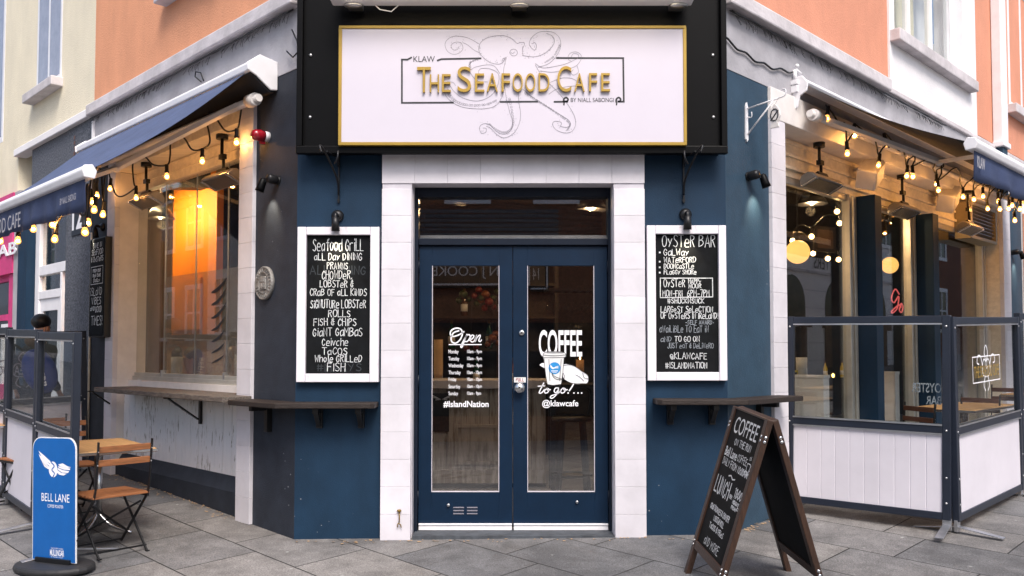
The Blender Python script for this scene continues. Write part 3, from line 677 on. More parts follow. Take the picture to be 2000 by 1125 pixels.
# glazing of the left window: four frameless folding panes in an aluminium channel
YW = .21
wzb = P('L', 372, 731, YW)[1]; wzt = P('L', 330, 358, YW)[1]
xa, xb = lf1, lo1
head = MB(); head.box(xa, xb, YW-.03, YW+.06, wzt, ZB-.001, FR['L']); 
for k in range(2): head.box(xa, xb, YW-.045, YW-.03, wzt+.08+k*.09, wzt+.085+k*.09, FR['L'])
lw = head.build("window", "cream_wood", cafe, bevel=.004)
m = MB(); zs = P('L', 372, 748, YW-.04)[1]; m.box(xa, xb, YW-.04, YW+.05, zs, wzb-.035, FR['L']); m.box(xa, xb, YW-.02, YW+.03, wzb-.035, wzb, FR['L']); m.build("frame", "frame_ali", lw, bevel=.003)
ed = [xa]+[P('L', q, 600, YW)[0] for q in (322, 382, 444)]+[xb]
for i in range(4):
    m = MB(); m.box(ed[i]+.004, ed[i+1]-.004, YW-.004, YW+.006, wzb, wzt, FR['L']); m.build("pane", "glass_win", lw)
m = MB()
for i in (1, 2, 3): m.box(ed[i]-.003, ed[i]+.003, YW-.005, YW+.006, wzb, wzt, FR['L'])
for i in (1, 3):
    m.box(ed[i]-.012, ed[i]+.012, YW-.03, YW+.01, wzb-.1, wzb+.03, FR['L'])
m.build("clip", "galv", lw)
m = MB()
for q, r in ((272, 744), (337, 749), (416, 755)):
    x, z = P('L', q, r, YW-.05); m.box(x-.035, x+.035, YW-.06, YW-.038, z-.012, z+.012, FR['L'])
m.build("stop", "paper", lw)
# frosted film with a fern motif on the lower half of three panes
zf = P('L', 395, 531, YW)[1]; m = MB(); m.box(P('L', 318, 600, YW)[0], xb-.004, YW+.0072, YW+.0082, wzb, zf, FR['L']); m.build("film", "frosted_film", lw)
m = MB()
for k, (ya, yb_) in enumerate(((568, 540), (592, 560), (618, 588), (642, 612), (664, 640), (686, 668), (706, 692))):
    def fl(px, py): q = P('L', px, py, YW); return q[0], q[1]
    sh = k*1.2; pts = [fl(413, ya+4), fl(425, ya-2), fl(438-sh*.4, (ya+yb_)/2-2), fl(446-sh, yb_)]
    cv = catmull([(a, b, 0) for a, b in pts], 6); n_ = len(cv); th = .020*(1-.08*k)
    up = [FR['L'] @ Vector((v.x, YW-.0046, v.y+th*math.sin(math.pi*(j/(n_-1))**.8))) for j, v in enumerate(cv)]; dn = [FR['L'] @ Vector((v.x, YW-.0046, v.y-th*math.sin(math.pi*(j/(n_-1))**.8))) for j, v in enumerate(cv)]
    m.add(up+dn, [(j, j+1, n_+j+1, n_+j) for j in range(n_-1)])
m.build("fern_decal", "charcoal", lw)
# planks and plinth below
zp1 = .98; m = MB(); yp = .09; n = 17; zpl = P('L', 300, 912, yp)[1]
for i in range(n):
    a = xa+(xb-xa)*i/n; b = xa+(xb-xa)*(i+1)/n
    m.box(a+.0032, b-.0032, yp+random.uniform(0, .004), yp+.03, .1, zp1, FR['L'])
m.build("plank_panel", "planks", cafe, bevel=.002)
m = MB(); m.box(xa, xb, yp+.036, .3, -.1, zs-.001, FR['L']); m.build("stall_riser", "off_white", cafe); m = MB(); m.box(xa, xb, yp+.0305, yp+.035, .1, zp1, FR['L']); m.build("plank_backing", "black", cafe)
m = MB(); 
m.prism([(yp-.07, -.2), (yp-.07, .20), (yp-.045, .24), (yp-.001, .31), (yp-.001, -.2)], 'x', xa, xb); m.v = [FR['L'] @ p for p in m.v]
m.build("plinth", "charcoal", cafe)
# right shop window: folding glazed sashes between navy posts
YR = .22
def rx(px, y=YR, py=600): return P('R', px, py, y)[0]
zrt = P('R', 1600, 366, YR)[1]
m = MB(); m.box(rc1, rf0, YR-.03, YR+.08, zrt, ZB-.001, FR['R'])
for k in range(3): m.box(rc1, rf0, YR-.06+.008*k, YR-.03, zrt+.06+k*.11, zrt+.09+k*.11, FR['R'])
rw = m.build("window", "cream_wood", cafe, bevel=.004)
m = MB(); m.box(rc1, rf0, YR-.03, YR+.06, -.05, .20, FR['R']); m.build("sill", "frame_ali", rw)
posts = [(1683, 1712, 1725), (1800, 1825, 1836)]
edges = [rc1]; m = MB()
for a, b, c in posts:
    x0 = P('R', b, 600, .0)[0]; x1 = P('R', c, 600, .0)[0]; m = MB(); m.box(x0, x1, .0, .26, .20, zrt, FR['R']); edges += [x0, x1]; m.build("post", "navy", rw, bevel=.004)
edges.append(rf0)
for (a, b) in ((edges[0], edges[1]), (edges[2], edges[3]), (edges[4], edges[5])):
    m = MB()
    for k in range(2):       # pair of folded sash stiles at the far end of each light
        q = b-.015-k*.10; m.box(q-.055, q, YR-.05, YR+.03, .20, zrt, FR['R'])
    m.box(a, a+.05, YR-.02, YR+.03, .20, zrt, FR['R']); m.box(a+.05, b-.17, YR-.02, YR+.03, .20, .28, FR['R']); m.box(a+.05, b-.17, YR-.02, YR+.03, zrt-.06, zrt, FR['R'])
    fr = m.build("frame", "frame_ali", rw, bevel=.005)
    g = MB(); g.box(a+.04, b-.16, YR-.001, YR+.006, .27, zrt-.05, FR['R']); g.build("pane", "glass_win", rw)
# interior shell
IY = 6.3
m = MB(); m.prism([(XL+.15, .26), (XR-.15, .26), (XR+5.8, 6.2), (XL-5.8, 6.2)], 'z', -.2, .035)
m.build("floor", "room_floor", cafe)
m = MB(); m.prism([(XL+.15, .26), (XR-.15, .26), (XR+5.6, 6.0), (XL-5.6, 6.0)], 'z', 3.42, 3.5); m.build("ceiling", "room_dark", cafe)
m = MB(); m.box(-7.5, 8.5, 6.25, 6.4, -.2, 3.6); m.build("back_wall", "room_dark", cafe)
m = MB(); m.box(lf1-2.2, P('L', 334, 600, 1.3)[0], 1.3, 1.4, 0, 3.42, FR['L']); m.build("partition", "room_brown", cafe)
m = MB()     # dark beams under the ceiling
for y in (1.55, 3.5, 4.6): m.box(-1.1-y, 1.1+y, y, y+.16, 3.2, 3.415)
m.build("ceiling_beam", "room_dark", cafe)
# ================================================================== shop sign over the door
def fthing(name, label, cat, f, px, py, y=0., group=None):
    x, z = P(f, px, py, y); return thing(name, label, cat, f, (x, y, z), group)
YS = -.20
sg = fthing("shop_sign", "wide white shop sign with gold lettering and octopus drawing over the door", "sign", 'F', 1000, 300, 0.)
bx0, bx1 = P('F', 590, 160, -.12)[0], P('F', 1409, 160, -.12)[0]; bz0 = P('F', 1000, 296, -.12)[1]
m = MB(sg); m.box(bx0, bx1, -.12, -.002, bz0, 4.05); 
for k in (bx0+(bx1-bx0)*.5,): m.box(k-.002, k+.002, -.1225, -.12, bz0, 4.05)
m.build("backing_box", "black_gloss", bevel=.006)
m = MB(sg); m.box(bx0-.03, bx1+.03, -.17, -.122, bz0-.025, bz0+.03); m.box(bx0-.03, bx0+.012, -.165, -.122, bz0+.03, 4.05); m.box(bx1-.012, bx1+.03, -.165, -.122, bz0+.03, 4.05); m.build("trim", "black_gloss", bevel=.005)
m = MB(sg)
for z in (3.0, 3.45): 
    for s in (bx0+.06, bx1-.06): m.lathe([(.012, 0), (.012, .006), (0, .01)], (s, -.121, z), (0, -1, 0), 8)
m.build("bolt", "galv")
q = [P('F', a, b, YS) for a, b in ((662, 52), (1340, 47), (1342, 281), (660, 286))]
sx0 = (q[0][0]+q[3][0])/2; sx1 = (q[1][0]+q[2][0])/2; sz1 = (q[0][1]+q[1][1])/2; sz0_ = (q[2][1]+q[3][1])/2
m = MB(sg); e = .022
m.box(sx0, sx1, YS, -.121, sz1-e, sz1); m.box(sx0, sx1, YS, -.121, sz0_, sz0_+e); m.box(sx0, sx0+e, YS, -.121, sz0_+e, sz1-e); m.box(sx1-e, sx1, YS, -.121, sz0_+e, sz1-e)
m.build("frame", "gold", bevel=.003)
m = MB(sg); m.box(sx0+e, sx1-e, YS+.008, -.1215, sz0_+e, sz1-e); m.build("panel", "sign_white")
yp_ = YS+.0065
def zs_(a, b): return P('F', 760+a/4.1667, 40+b/4.1667, yp_)
def sl(m, pts, w, sm=5, y=yp_, closed=False): line(m, pts, w, y, zs_, sm, closed)
m = MB(sg); wt = .0125
sl(m, [(180, 302), (150, 318), (104, 318), (104, 670), (520, 668)], wt, 0); sl(m, [(905, 662), (1205, 660)], wt, 0); sl(m, [(1345, 662), (1450, 660)], wt, 0)
sl(m, [(395, 325), (425, 314), (745, 308)], wt, 0); sl(m, [(1365, 305), (1905, 306), (1910, 660), (1865, 660)], wt, 0)
for cx in (1440, 1868):
    sl(m, [(cx-20, 662), (cx-18, 640), (cx, 627), (cx+16, 640), (cx+10, 656), (cx-4, 658)], wt, 4); sl(m, [(cx-16, 672), (cx-18, 686)], wt*.8, 0)
x0, z1 = zs_(198, 290); x1, z0 = zs_(372, 338); printed(m, "KLAW", x0, x1, z0, z1, yp_)
x0, z1 = zs_(1478, 630); x1, z0 = zs_(1828, 664); printed(m, "BY NIALL SABONGI", x0, x1, z0, z1, yp_)
m.build("border_lettering", "ink")
m = MB(sg); n2 = MB(sg)
for ch, a, b, c, d in (("T", 230, 385, 340, 590), ("H", 333, 445, 408, 590), ("E", 432, 443, 503, 588), ("S", 558, 382, 668, 588), ("E", 700, 438, 775, 586), ("A", 795, 436, 885, 586), ("F", 915, 437, 985, 585),
                       ("O", 1005, 436, 1088, 586), ("O", 1108, 436, 1190, 586), ("D", 1215, 436, 1305, 584), ("C", 1368, 378, 1482, 586), ("A", 1505, 436, 1590, 584), ("F", 1625, 435, 1692, 582), ("E", 1724, 435, 1796, 582)):
    x0, z1 = zs_(a, b); x1, z0 = zs_(c, d); printed(m, ch, x0, x1, z0, z1, yp_-.004, bold=-.004, ext=.016)
m.build("lettering", "gold")
# octopus line drawing
m = MB(sg); ow = .0029
OCT = [[(730, 215), (745, 180), (790, 145), (860, 125), (940, 125), (1000, 150), (1040, 185), (1065, 180), (1098, 180), (1100, 200), (1085, 235), (1090, 285)],
 [(730, 215), (735, 260), (770, 305), (820, 340), (880, 355), (920, 345), (950, 300)], [(980, 262), (995, 238), (1025, 235), (1045, 260), (1030, 285), (1000, 285), (980, 262)], [(990, 260), (1005, 268), (1020, 258)],
 [(920, 330), (925, 310), (945, 305)],
 [(730, 190), (660, 150), (590, 130), (520, 130), (470, 160), (455, 200), (475, 250), (520, 275), (570, 265), (600, 230), (590, 190), (560, 175), (520, 185), (505, 215), (525, 240), (555, 235), (570, 210)],
 [(740, 265), (690, 240), (640, 200), (600, 180)],
 [(1085, 285), (1180, 295), (1260, 270), (1320, 220), (1345, 170), (1325, 125), (1280, 105)],
 [(1215, 380), (1300, 350), (1360, 290), (1395, 220), (1390, 150), (1350, 105), (1300, 90), (1220, 95), (1160, 140), (1140, 190), (1160, 225), (1185, 240), (1200, 210), (1185, 180), (1165, 190)],
 [(1190, 350), (1250, 385), (1340, 375), (1430, 355), (1500, 325), (1540, 300), (1535, 275), (1500, 270), (1480, 300)], [(1230, 410), (1330, 420), (1440, 400), (1520, 370), (1560, 320), (1560, 280), (1520, 255), (1470, 270), (1455, 310), (1480, 330)],
 [(1530, 370), (1540, 420), (1500, 445), (1480, 420), (1500, 400)],
 [(1190, 360), (1230, 430), (1300, 510), (1360, 570), (1430, 650), (1500, 760), (1518, 840), (1490, 900), (1430, 915), (1360, 890), (1330, 845), (1350, 820), (1400, 830), (1395, 860)],
 [(1090, 560), (1160, 620), (1270, 690), (1380, 760), (1460, 810), (1475, 850), (1440, 870), (1390, 860)],
 [(940, 540), (955, 640), (980, 740), (1005, 830), (985, 900), (930, 925), (870, 900), (820, 850), (770, 840), (735, 870), (750, 915), (785, 910), (790, 880), (765, 875)],
 [(1050, 560), (1055, 660), (1070, 760), (1055, 850), (1010, 920), (940, 955), (880, 930), (830, 880), (790, 860)],
 [(450, 540), (460, 610), (520, 670), (600, 705), (700, 718), (800, 715), (870, 690), (920, 620), (940, 540)],
 [(490, 520), (530, 580), (600, 630), (700, 655), (780, 640), (840, 600), (880, 540), (895, 460), (870, 415), (800, 390), (740, 395), (730, 430), (770, 440)],
 [(450, 540), (470, 500), (520, 505), (540, 530)],
 [(930, 430), (935, 380), (955, 300)], [(930, 430), (925, 500), (940, 540)], [(900, 430), (860, 375), (800, 360), (700, 380), (665, 400), (650, 360), (690, 325), (750, 310)], [(650, 380), (670, 440), (720, 490), (800, 500)],
 [(1320, 500), (1400, 470), (1480, 470), (1540, 500)], [(1300, 600), (1360, 560), (1440, 540), (1540, 530)]]
for pl in OCT: sl(m, pl, ow, 6)
def suckers(pts, n, r):
    pl = catmull([(a, b, 0) for a, b in pts], 12)
    for i in range(n):
        p = pl[int((len(pl)-1)*i/(n-1))]; rr = r*(1-.5*i/n)
        sl(m, [(p.x+rr*math.cos(t), p.y+rr*math.sin(t)) for t in [k*1.047 for k in range(6)]], ow*.7, 2, closed=True)
suckers([(470, 560), (520, 640), (600, 680), (700, 690), (800, 680), (870, 650)], 26, 11)
suckers([(980, 640), (1000, 740), (1010, 830), (985, 890), (930, 910), (870, 885), (820, 845)], 26, 9)
suckers([(1110, 590), (1200, 650), (1300, 710), (1400, 780), (1470, 840), (1450, 890)], 26, 9); suckers([(1390, 200), (1340, 290), (1270, 340)], 12, 8); suckers([(660, 390), (660, 340), (720, 320)], 8, 8)
rn = random.Random(5)
for i in range(330):    # stippled shading on mantle and arms
    pl = OCT[rn.choice([0, 1, 5, 7, 8, 12, 14, 15, 16])]; k = rn.randrange(len(pl)-1); t = rn.random(); a = pl[k][0]+(pl[k+1][0]-pl[k][0])*t+rn.gauss(0, 14); b = pl[k][1]+(pl[k+1][1]-pl[k][1])*t+rn.gauss(0, 14)
    sl(m, [(a, b), (a+rn.uniform(-6, 6), b+rn.uniform(-6, 6))], ow*.7, 0)
m.build("octopus_drawing", "ink_line")
# retracted roller awning above the sign
ra = fthing("roller_awning", "retracted white roller awning cassette fixed above the shop sign", "awning", 'F', 1000, 8, -.15)
x0, zr0 = P('F', 645, 2, -.3); x1, _ = P('F', 1355, 8, -.3)
m = MB(ra); m.prism([(-.40, zr0), (-.22, zr0-.005), (-.2, zr0+.12), (-.3, zr0+.2), (-.40, zr0+.13)], 'x', x0, x1); m.build("cassette", "white_paint", bevel=.012)
m = MB(ra)
for q_ in (690, 1015, 1325):
    m = MB(ra); x, z = P('F', q_, 12, -.25); m.ball((x, -.25, zr0-.012), .07, 14, 6, (1, .6, .25)); m.box(x-.05, x+.05, -.24, -.12, zr0+.0, zr0+.04); m.build("bracket", "galv")
m = MB(ra); m.tube([(x0+.3, -.24, zr0-.0), (x0+.34, -.25, zr0-.04), (x0+.42, -.25, zr0-.055), (x0+.47, -.25, zr0-.01)], .004, 5); m.build("cable", "white_paint")
# sign light: strip lamp under the cassette that washes the sign panel
m = MB(ra); m.box(x0+.1, x1-.1, -.385, -.365, zr0-.012, zr0-.002); m.build("lamp_strip", "lamp_white")

# ================================================================== chalkboards on the front
def chalkboard(label, f, px, frame_px, inner_px, y=-.05):
    x0, x1, z0, z1 = frame_px; a0, a1, c0, c1 = inner_px
    T = thing("chalkboard", label, "chalkboard", f, (x0, 0, z0), "framed chalkboards either side of the door")
    m = MB(T); m.box(x0, a0, y, -.002, z0, z1); m.box(a1, x1, y, -.002, z0, z1); m.box(a0+.001, a1-.001, y+.002, -.002, z0, c0); m.box(a0+.001, a1-.001, y+.002, -.002, c1, z1)
    m.build("frame", "frame_wood", bevel=.004)
    m = MB(T); m.box(a0, a1, y+.03, y+.04, c0, c1); m.build("slate", "chalk_black")
    return T
yb = -.05; yc = yb+.0295
A = pxbox('F', 581, 443, 739, 746.5, yb); I = pxbox('F', 598, 458.5, 721.5, 730, yb)
cb1 = chalkboard("white framed menu chalkboard left of the door, headed Seafood Grill", 'F', 0, A, I)
m1 = MB(cb1); m2 = MB(cb1)
for t, a, b, c, d in (("Seafood GriLL", 150, 95, 505, 183), ("aLL Day DINING", 160, 195, 495, 248), ("PRAWNS", 250, 262, 395, 312), ("CHOWDeR,", 215, 320, 425, 382), ("LOBSTeR &", 200, 388, 435, 440), ("CRaB OF aLL KiNDS", 130, 447, 530, 500),
                      ("SiGNUTURe LOBSTeR", 133, 525, 522, 588), ("ROLLS", 260, 598, 412, 650), ("FISH & CHIPS", 155, 655, 455, 712), ("GiaNT GaMBaS", 150, 725, 497, 787), ("Ceivche", 215, 800, 397, 855), ("TaCOS", 215, 865, 390, 918), ("Whole GRILLeD", 165, 915, 495, 970), ("FISH", 252, 975, 378, 1035)):
    x0, z1 = P('F', 570+a/3.628, 440+b/3.628, yc); x1, z0 = P('F', 570+c/3.628, 440+d/3.628, yc)
    hand(m1, t, x0, x1, z0, z1, yc, .0049)
for t, a, b, c, d in (("ALL DINING", 130, 285, 520, 350), ("#MARYS", 180, 980, 490, 1035)):
    x0, z1 = P('F', 570+a/3.628, 440+b/3.628, yc); x1, z0 = P('F', 570+c/3.628, 440+d/3.628, yc); hand(m2, t, x0, x1, z0, z1, yc+.0002, .006)
m1.build("lettering", "chalk"); mat("chalk_ghost", (.035, .042, .05), .9); m2.build("faded_lettering", "chalk_ghost")
A = pxbox('F', 1263.5, 440, 1421, 743.5, yb); I = pxbox('F', 1280.5, 456.5, 1406, 727, yb)
cb2 = chalkboard("white framed menu chalkboard right of the door, headed Oyster Bar", 'F', 0, A, I)
m1 = MB(cb2); m2 = MB(cb2)
def z2(a, b): return P('F', 1255+a/3.516, 430+b/3.516, yc)
for t, a, b, c, d, k in (("OySTeR BAR", 135, 102, 497, 186, 1), ("GaLWay", 145, 197, 315, 243, 1), ("WATeRFORD", 147, 252, 365, 292, 1), ("DOONCaSTLe", 147, 297, 352, 333, 1), ("FLaGGy SHORe", 147, 340, 368, 373, 1), ("OySTeR", 145, 403, 290, 460, 1), ("HAPPy", 315, 403, 400, 435, 1), ("HOUR", 318, 437, 402, 467, 1),
                         ("MON-FRi", 138, 480, 272, 525, 1), ("6PM-7PM", 308, 477, 458, 525, 1), ("#SHUCKNSUCK", 172, 535, 422, 572, 1), ("LARGeST SeLeCTION", 125, 590, 482, 633, 1), ("OF OySTeRS IN IReLaND!", 125, 632, 518, 678, 1), ("-SELF AWARD*", 295, 688, 488, 716, 2),
                         ("aVaiLiBLe TO EaT iN", 118, 722, 452, 772, 2), ("aND", 125, 800, 197, 835, 2), ("TO GO ON", 222, 795, 390, 835, 1), ("JUST eaT & DeLiVeRO", 172, 842, 487, 880, 2), ("@KLAWCAFE", 190, 908, 440, 955, 1), ("#ISLANDNATION", 158, 975, 442, 1018, 1)):
    x0, z1 = z2(a, b); x1, z0 = z2(c, d); hand(m1 if k == 1 else m2, t, x0, x1, z0, z1, yc, .0047 if k == 1 else .0040)
for b in (222, 285, 324, 360):
    x, z = z2(118, b); m1.box(x-.006, x+.006, yc-.0004, yc, z-.006, z+.006)
line(m1, [(122, 525), (122, 398), (480, 398), (482, 527), (122, 532)], .006, yc, z2, 0)
m1.build("lettering", "chalk"); m2.build("faded_lettering", "chalk_faint")
# spot lamps, brackets
def spot(label, f, px, py, kind, group):
    x, z = P(f, px, py, -.03); T = thing("wall_lamp", label, "wall lamp", f, (x, 0, z), group)
    if kind != 'down': T.matrix_world = T.matrix_world @ Matrix.Diagonal((.78, .78, .78, 1))
    m = MB(T); m.lathe([(.045, 0), (.045, .012), (.03, .03), (.012, .034)], (x, -.001, z), (0, -1, 0)); m.build("wall_plate", "black_metal")
    if kind == 'down':
        m = MB(T); m.tube(catmull([(x, -.03, z), (x, -.075, z+.005), (x, -.085, z-.03)], 4), .014, 8); m.build("arm", "black_metal")
        m = MB(T); m.lathe([(.024, 0), (.028, .05), (.031, .1), (.026, .1)], (x, -.085, z-.02), (0, .12, -1), 16); m.build("lamp_head", "black_metal")
        m = MB(T); m.lathe([(.0, .096), (.022, .096), (.022, .098), (0, .098)], (x, -.085, z-.02), (0, .12, -1), 12); m.build("bulb", "lamp_white")
    else:
        s = kind
        m = MB(T); m.lathe([(.04, 0), (.046, .03), (.046, .09), (.036, .11), (0, .112)], (x, -.01, z), (0, -1, .1), 16); m.build("arm", "black_metal")
        m = MB(T); m.bar((x, -.09, z), (x+s*.05, -.12, z-.01), .02, .03); m.build("bracket", "black_metal")
        m = MB(T); m.lathe([(.02, -.05), (.034, -.035), (.04, .05), (.043, .085), (.036, .08)], (x+s*.075, -.13, z-.03), (s*.25, -.25, -1), 16); m.build("lamp_head", "black_gloss")
        m = MB(T); m.lathe([(0, .06), (.034, .06), (.034, .062), (0, .062)], (x+s*.075, -.13, z-.03), (s*.25, -.25, -1), 12); m.build("bulb", "emit_dim")
    if kind == 'down' or kind == 1 or group.startswith("black cyl"):
        ld = bpy.data.lights.new("lamp", 'SPOT'); ld.energy = 5.0 if kind == 'down' else 4.5; ld.color = (1, .86, .62); ld.spot_size = R_(75); ld.spot_blend = .8; ld.shadow_soft_size = .02
        o = bpy.data.objects.new("lamp", ld); C.objects.link(o); o.parent = T
        if kind == 'down': o.location = (0, -.10, -.13-.0+z); d_ = Vector((0, .35, -1))
        else: o.location = (kind*.10, -.15, -.125+z); d_ = Vector((kind*.05, .75, -1))
        o.rotation_euler = d_.to_track_quat('-Z', 'Y').to_euler(); o.location = o.location-Vector((0, 0, z))
    return T
emat("emit_dim", (1, .85, .6), 3.0)
g = "black spot lamps over the chalkboards"
spot("black spot lamp shining on the Seafood Grill chalkboard", 'F', 658, 421, 'down', g); spot("black spot lamp shining on the Oyster Bar chalkboard", 'F', 1340, 418, 'down', g)
g = "black cylinder wall lamps"
spot("black cylinder wall lamp below the red alarm beacon", 'L', 537, 352, -1, g); spot("black cylinder wall lamp on the blue wall right of the sign", 'R', 1467, 344, 1, g)
spot("small black wall lamp on the far blue wall at the right edge", 'R', 1981, 493, 1, g)
def iron(label, px, py, s):
    x, z = P('F', px, py, -.02); T = thing("iron_bracket", label, "bracket", 'F', (x, 0, z), "black iron brackets under the sign")
    m = MB(T); zt = z+.34
    m.bar((x, -.008, z), (x, -.008, zt), .022, .01); m.lathe([(.012, 0), (.012, .006)], (x, -.012, z+.02), (0, -1, 0), 8)
    m.build("strap", "black_metal")
    m = MB(T)
    m.tube(catmull([(x, -.015, z+.06), (x+s*.005, -.10, z+.16), (x-s*.05, -.26, zt-.02), (x-s*.075, -.30, zt+.01), (x-s*.06, -.31, zt-.04)], 5), .0075, 7)
    m.tube(catmull([(x, -.015, z+.27), (x+s*.02, -.16, z+.25), (x+s*.05, -.30, z+.31), (x+s*.055, -.33, z+.26), (x+s*.03, -.31, z+.22)], 5), .0065, 7)
    m.tube(catmull([(x, -.015, zt), (x-s*.02, -.12, zt-.015), (x-s*.035, -.26, zt-.02)], 5), .0065, 7)
    m.build("scroll", "black_metal")
iron("black wrought iron bracket above the Seafood Grill chalkboard", 661, 396, 1); iron("black wrought iron bracket above the Oyster Bar chalkboard", 1336, 396, -1)
# red alarm beacon, stone plaque
x, z = P('L', 497, 268, -.1); T = thing("alarm_beacon", "round red plastic alarm beacon on the charcoal wall", "alarm", 'L', (x, 0, z)); x, z = P('L', 524, 268, -.0)
T.matrix_world = FR['L'] @ Matrix.Translation((x, 0, z)); ORG[T.name] = (x, 0, z)
m = MB(T); m.lathe([(.04, 0), (.04, .04), (.037, .045)], (x, -.001, z), (0, -1, 0)); m.build("base", "white_paint")
m = MB(T); m.lathe([(.044, .04), (.046, .075), (.042, .11), (.032, .13), (.0, .137)], (x, -.001, z), (0, -1, 0)); m.build("lens", "red_plastic")
m = MB(T); m.box(x-.012, x+.012, -.07, -.03, z-.062, z-.038); m.build("clip", "red_plastic")
x, z = P('L', 515, 553, -.02); T = thing("plaque", "round grey stone plaque with raised square on the charcoal wall", "plaque", 'L', (x, 0, z))
m = MB(T); r = .128; m.lathe([(r, 0), (r, .022), (r*.94, .03), (r*.9, .024), (r*.66, .022), (r*.62, .030), (r*.58, .022), (0, .02)], (x, 0, z), (0, -1, 0), 40); m.build("disc", "plaque_stone")
m = MB(T); h = r*.36
m.box(x-h, x+h, -.032, -.018, z-h*1.1, z+h*1.1); m.build("relief", "plaque_stone", bevel=.006)
m = MB(T)
for i, ch in enumerate("LICENSED PREMISES DUBLIN "):
    if ch == ' ': continue
    a = math.pi/2-i*2*math.pi/25-.4; Mx = Matrix.Translation((x+r*.78*math.cos(a), 0, z+r*.78*math.sin(a))) @ Matrix.Rotation(-(a-math.pi/2), 4, 'Y')
    m.bar(Mx @ Vector((0, -.027, -.011)), Mx @ Vector((0, -.027, .011)), .010, .006)
m.box(x-h*.7, x+h*.7, -.037, -.03, z+h*.2, z+h*.8); m.box(x-h*.7, x-h*.1, -.037, -.03, z-h*.8, z-h*.1); m.box(x+h*.1, x+h*.7, -.037, -.03, z-h*.8, z-h*.1)
m.build("raised_marks", "plaque_stone", bevel=.002)
# ledges (bar shelves)
def corner_ledge(label, f, s, xe, xs, z, dep, group):
    """plank shelf wrapping the corner: along the front to xe, along the side wall to xs"""
    ox = XL if f == 'L' else XR
    T = thing("bar_shelf", label, "shelf", 'W', (xe, 0, z), group); m = MB(T); h = .038
    t = math.tan(R_(22.5))*dep
    a = [(ox, 0), (xe, 0), (xe, -dep+.02), (xe+s*.02, -dep), (ox+s*t*1.0, -dep)]
    pw = FR[f] @ Vector((xs, 0, 0)); po = FR[f] @ Vector((xs, -dep*1.05, 0))
    m.prism([(ox, -.002), (xe, -.002), (xe, -dep+.03), (xe+s*.03, -dep), (ox+s*t, -dep)], 'z', z-h, z)
    m.prism([(ox, -.002), (ox+s*t, -dep), (po.x, po.y), (pw.x, pw.y)], 'z', z-h-.001, z-.001)
    m.build("plank", "wood_dark", bevel=.006)
    for q in (xe+s*.12, xe+s*.42):
        b = MB(T); b.box(q-.022, q+.022, -.045, -.001, z-h-.15, z-h-.002); b.box(q-.02, q+.02, -dep+.05, -.046, z-h-.04, z-h-.002); b.bar((q, -.03, z-h-.14), (q, -dep+.07, z-h-.03), .034, .02); b.build("bracket", "black_metal", bevel=.003)
    q = xs*.6; b = MB(T); b.box(q-.022, q+.022, -.045, -.001, z-h-.20, z-h-.003, FR[f]); b.box(q-.02, q+.02, -dep+.05, -.046, z-h-.04, z-h-.003, FR[f]); b.build("bracket", "black_metal", bevel=.003)
    return T
g = "dark plank bar shelves on the walls"
zsh = P('F', 650, 786, -.11)[1]
corner_ledge("dark plank bar shelf wrapping the charcoal corner under the Seafood Grill board", 'L', -1, P('F', 731, 785, -.2)[0], P('L', 452, 780, -.2)[0], zsh, .22, g)
zsh = P('F', 1350, 779, -.11)[1]
corner_ledge("dark plank bar shelf wrapping the blue corner under the Oyster Bar board", 'R', 1, P('F', 1284, 782, -.2)[0], P('R', 1562, 775, -.2)[0], zsh, .22, g)
xs0 = P('L', 186, 758, -.26)[0]; xs1 = P('L', 492, 770, -.034)[0]; zsl = P('L', 330, 766, -.1)[1]+.012
T = thing("bar_shelf", "long weathered plank bar shelf below the left shop window", "shelf", 'L', (xs0, 0, zsl), g)
m = MB(T); n = 22; pts = [(xs0, YW-.05), (xs1, YW-.05)]
rn = random.Random(9)
for i in range(n+1): pts.append((xs1+(xs0-xs1)*i/n, -.27+rn.uniform(-.012, .008)))
m.prism([(a, b if (b < 0 or lf1 < a < lo1) else -.035) for a, b in pts], 'z', zsl-.04, zsl) if False else None
m.prism([(max(a, xs0), b) for a, b in [(lf1+.004, YW-.05), (lo1-.004, YW-.05), (lo1-.004, -.034), (xs1, -.034)]+pts[2:]+[(xs0, -.034), (lf1+.004, -.034)]], 'z', zsl-.042, zsl)
m.build("plank", "wood_weathered", bevel=.006)
for px_ in (352, 200):
    x, z = P('L', px_, 780, -.1); m = MB(T); z = zsl-.044
    m.bar((x, -.02, z-.006), (x, -.24, z-.006), .03, .01); m.bar((x, .06, z-.20), (x, -.20, z-.014), .035, .012); m.box(x-.018, x+.018, .07, .088, z-.24, z); m.build("bracket", "black_metal")
    m = MB(T)
    for k in range(3):
        p = Vector((x, .03, z-.177)).lerp(Vector((x, -.17, z-.037)), .2+.3*k); m.lathe([(.011, 0), (.011, .003)], p+Vector((-.0165, -.0, 0)), (-1, 0, 0), 10)
    m.build("bolt", "galv")

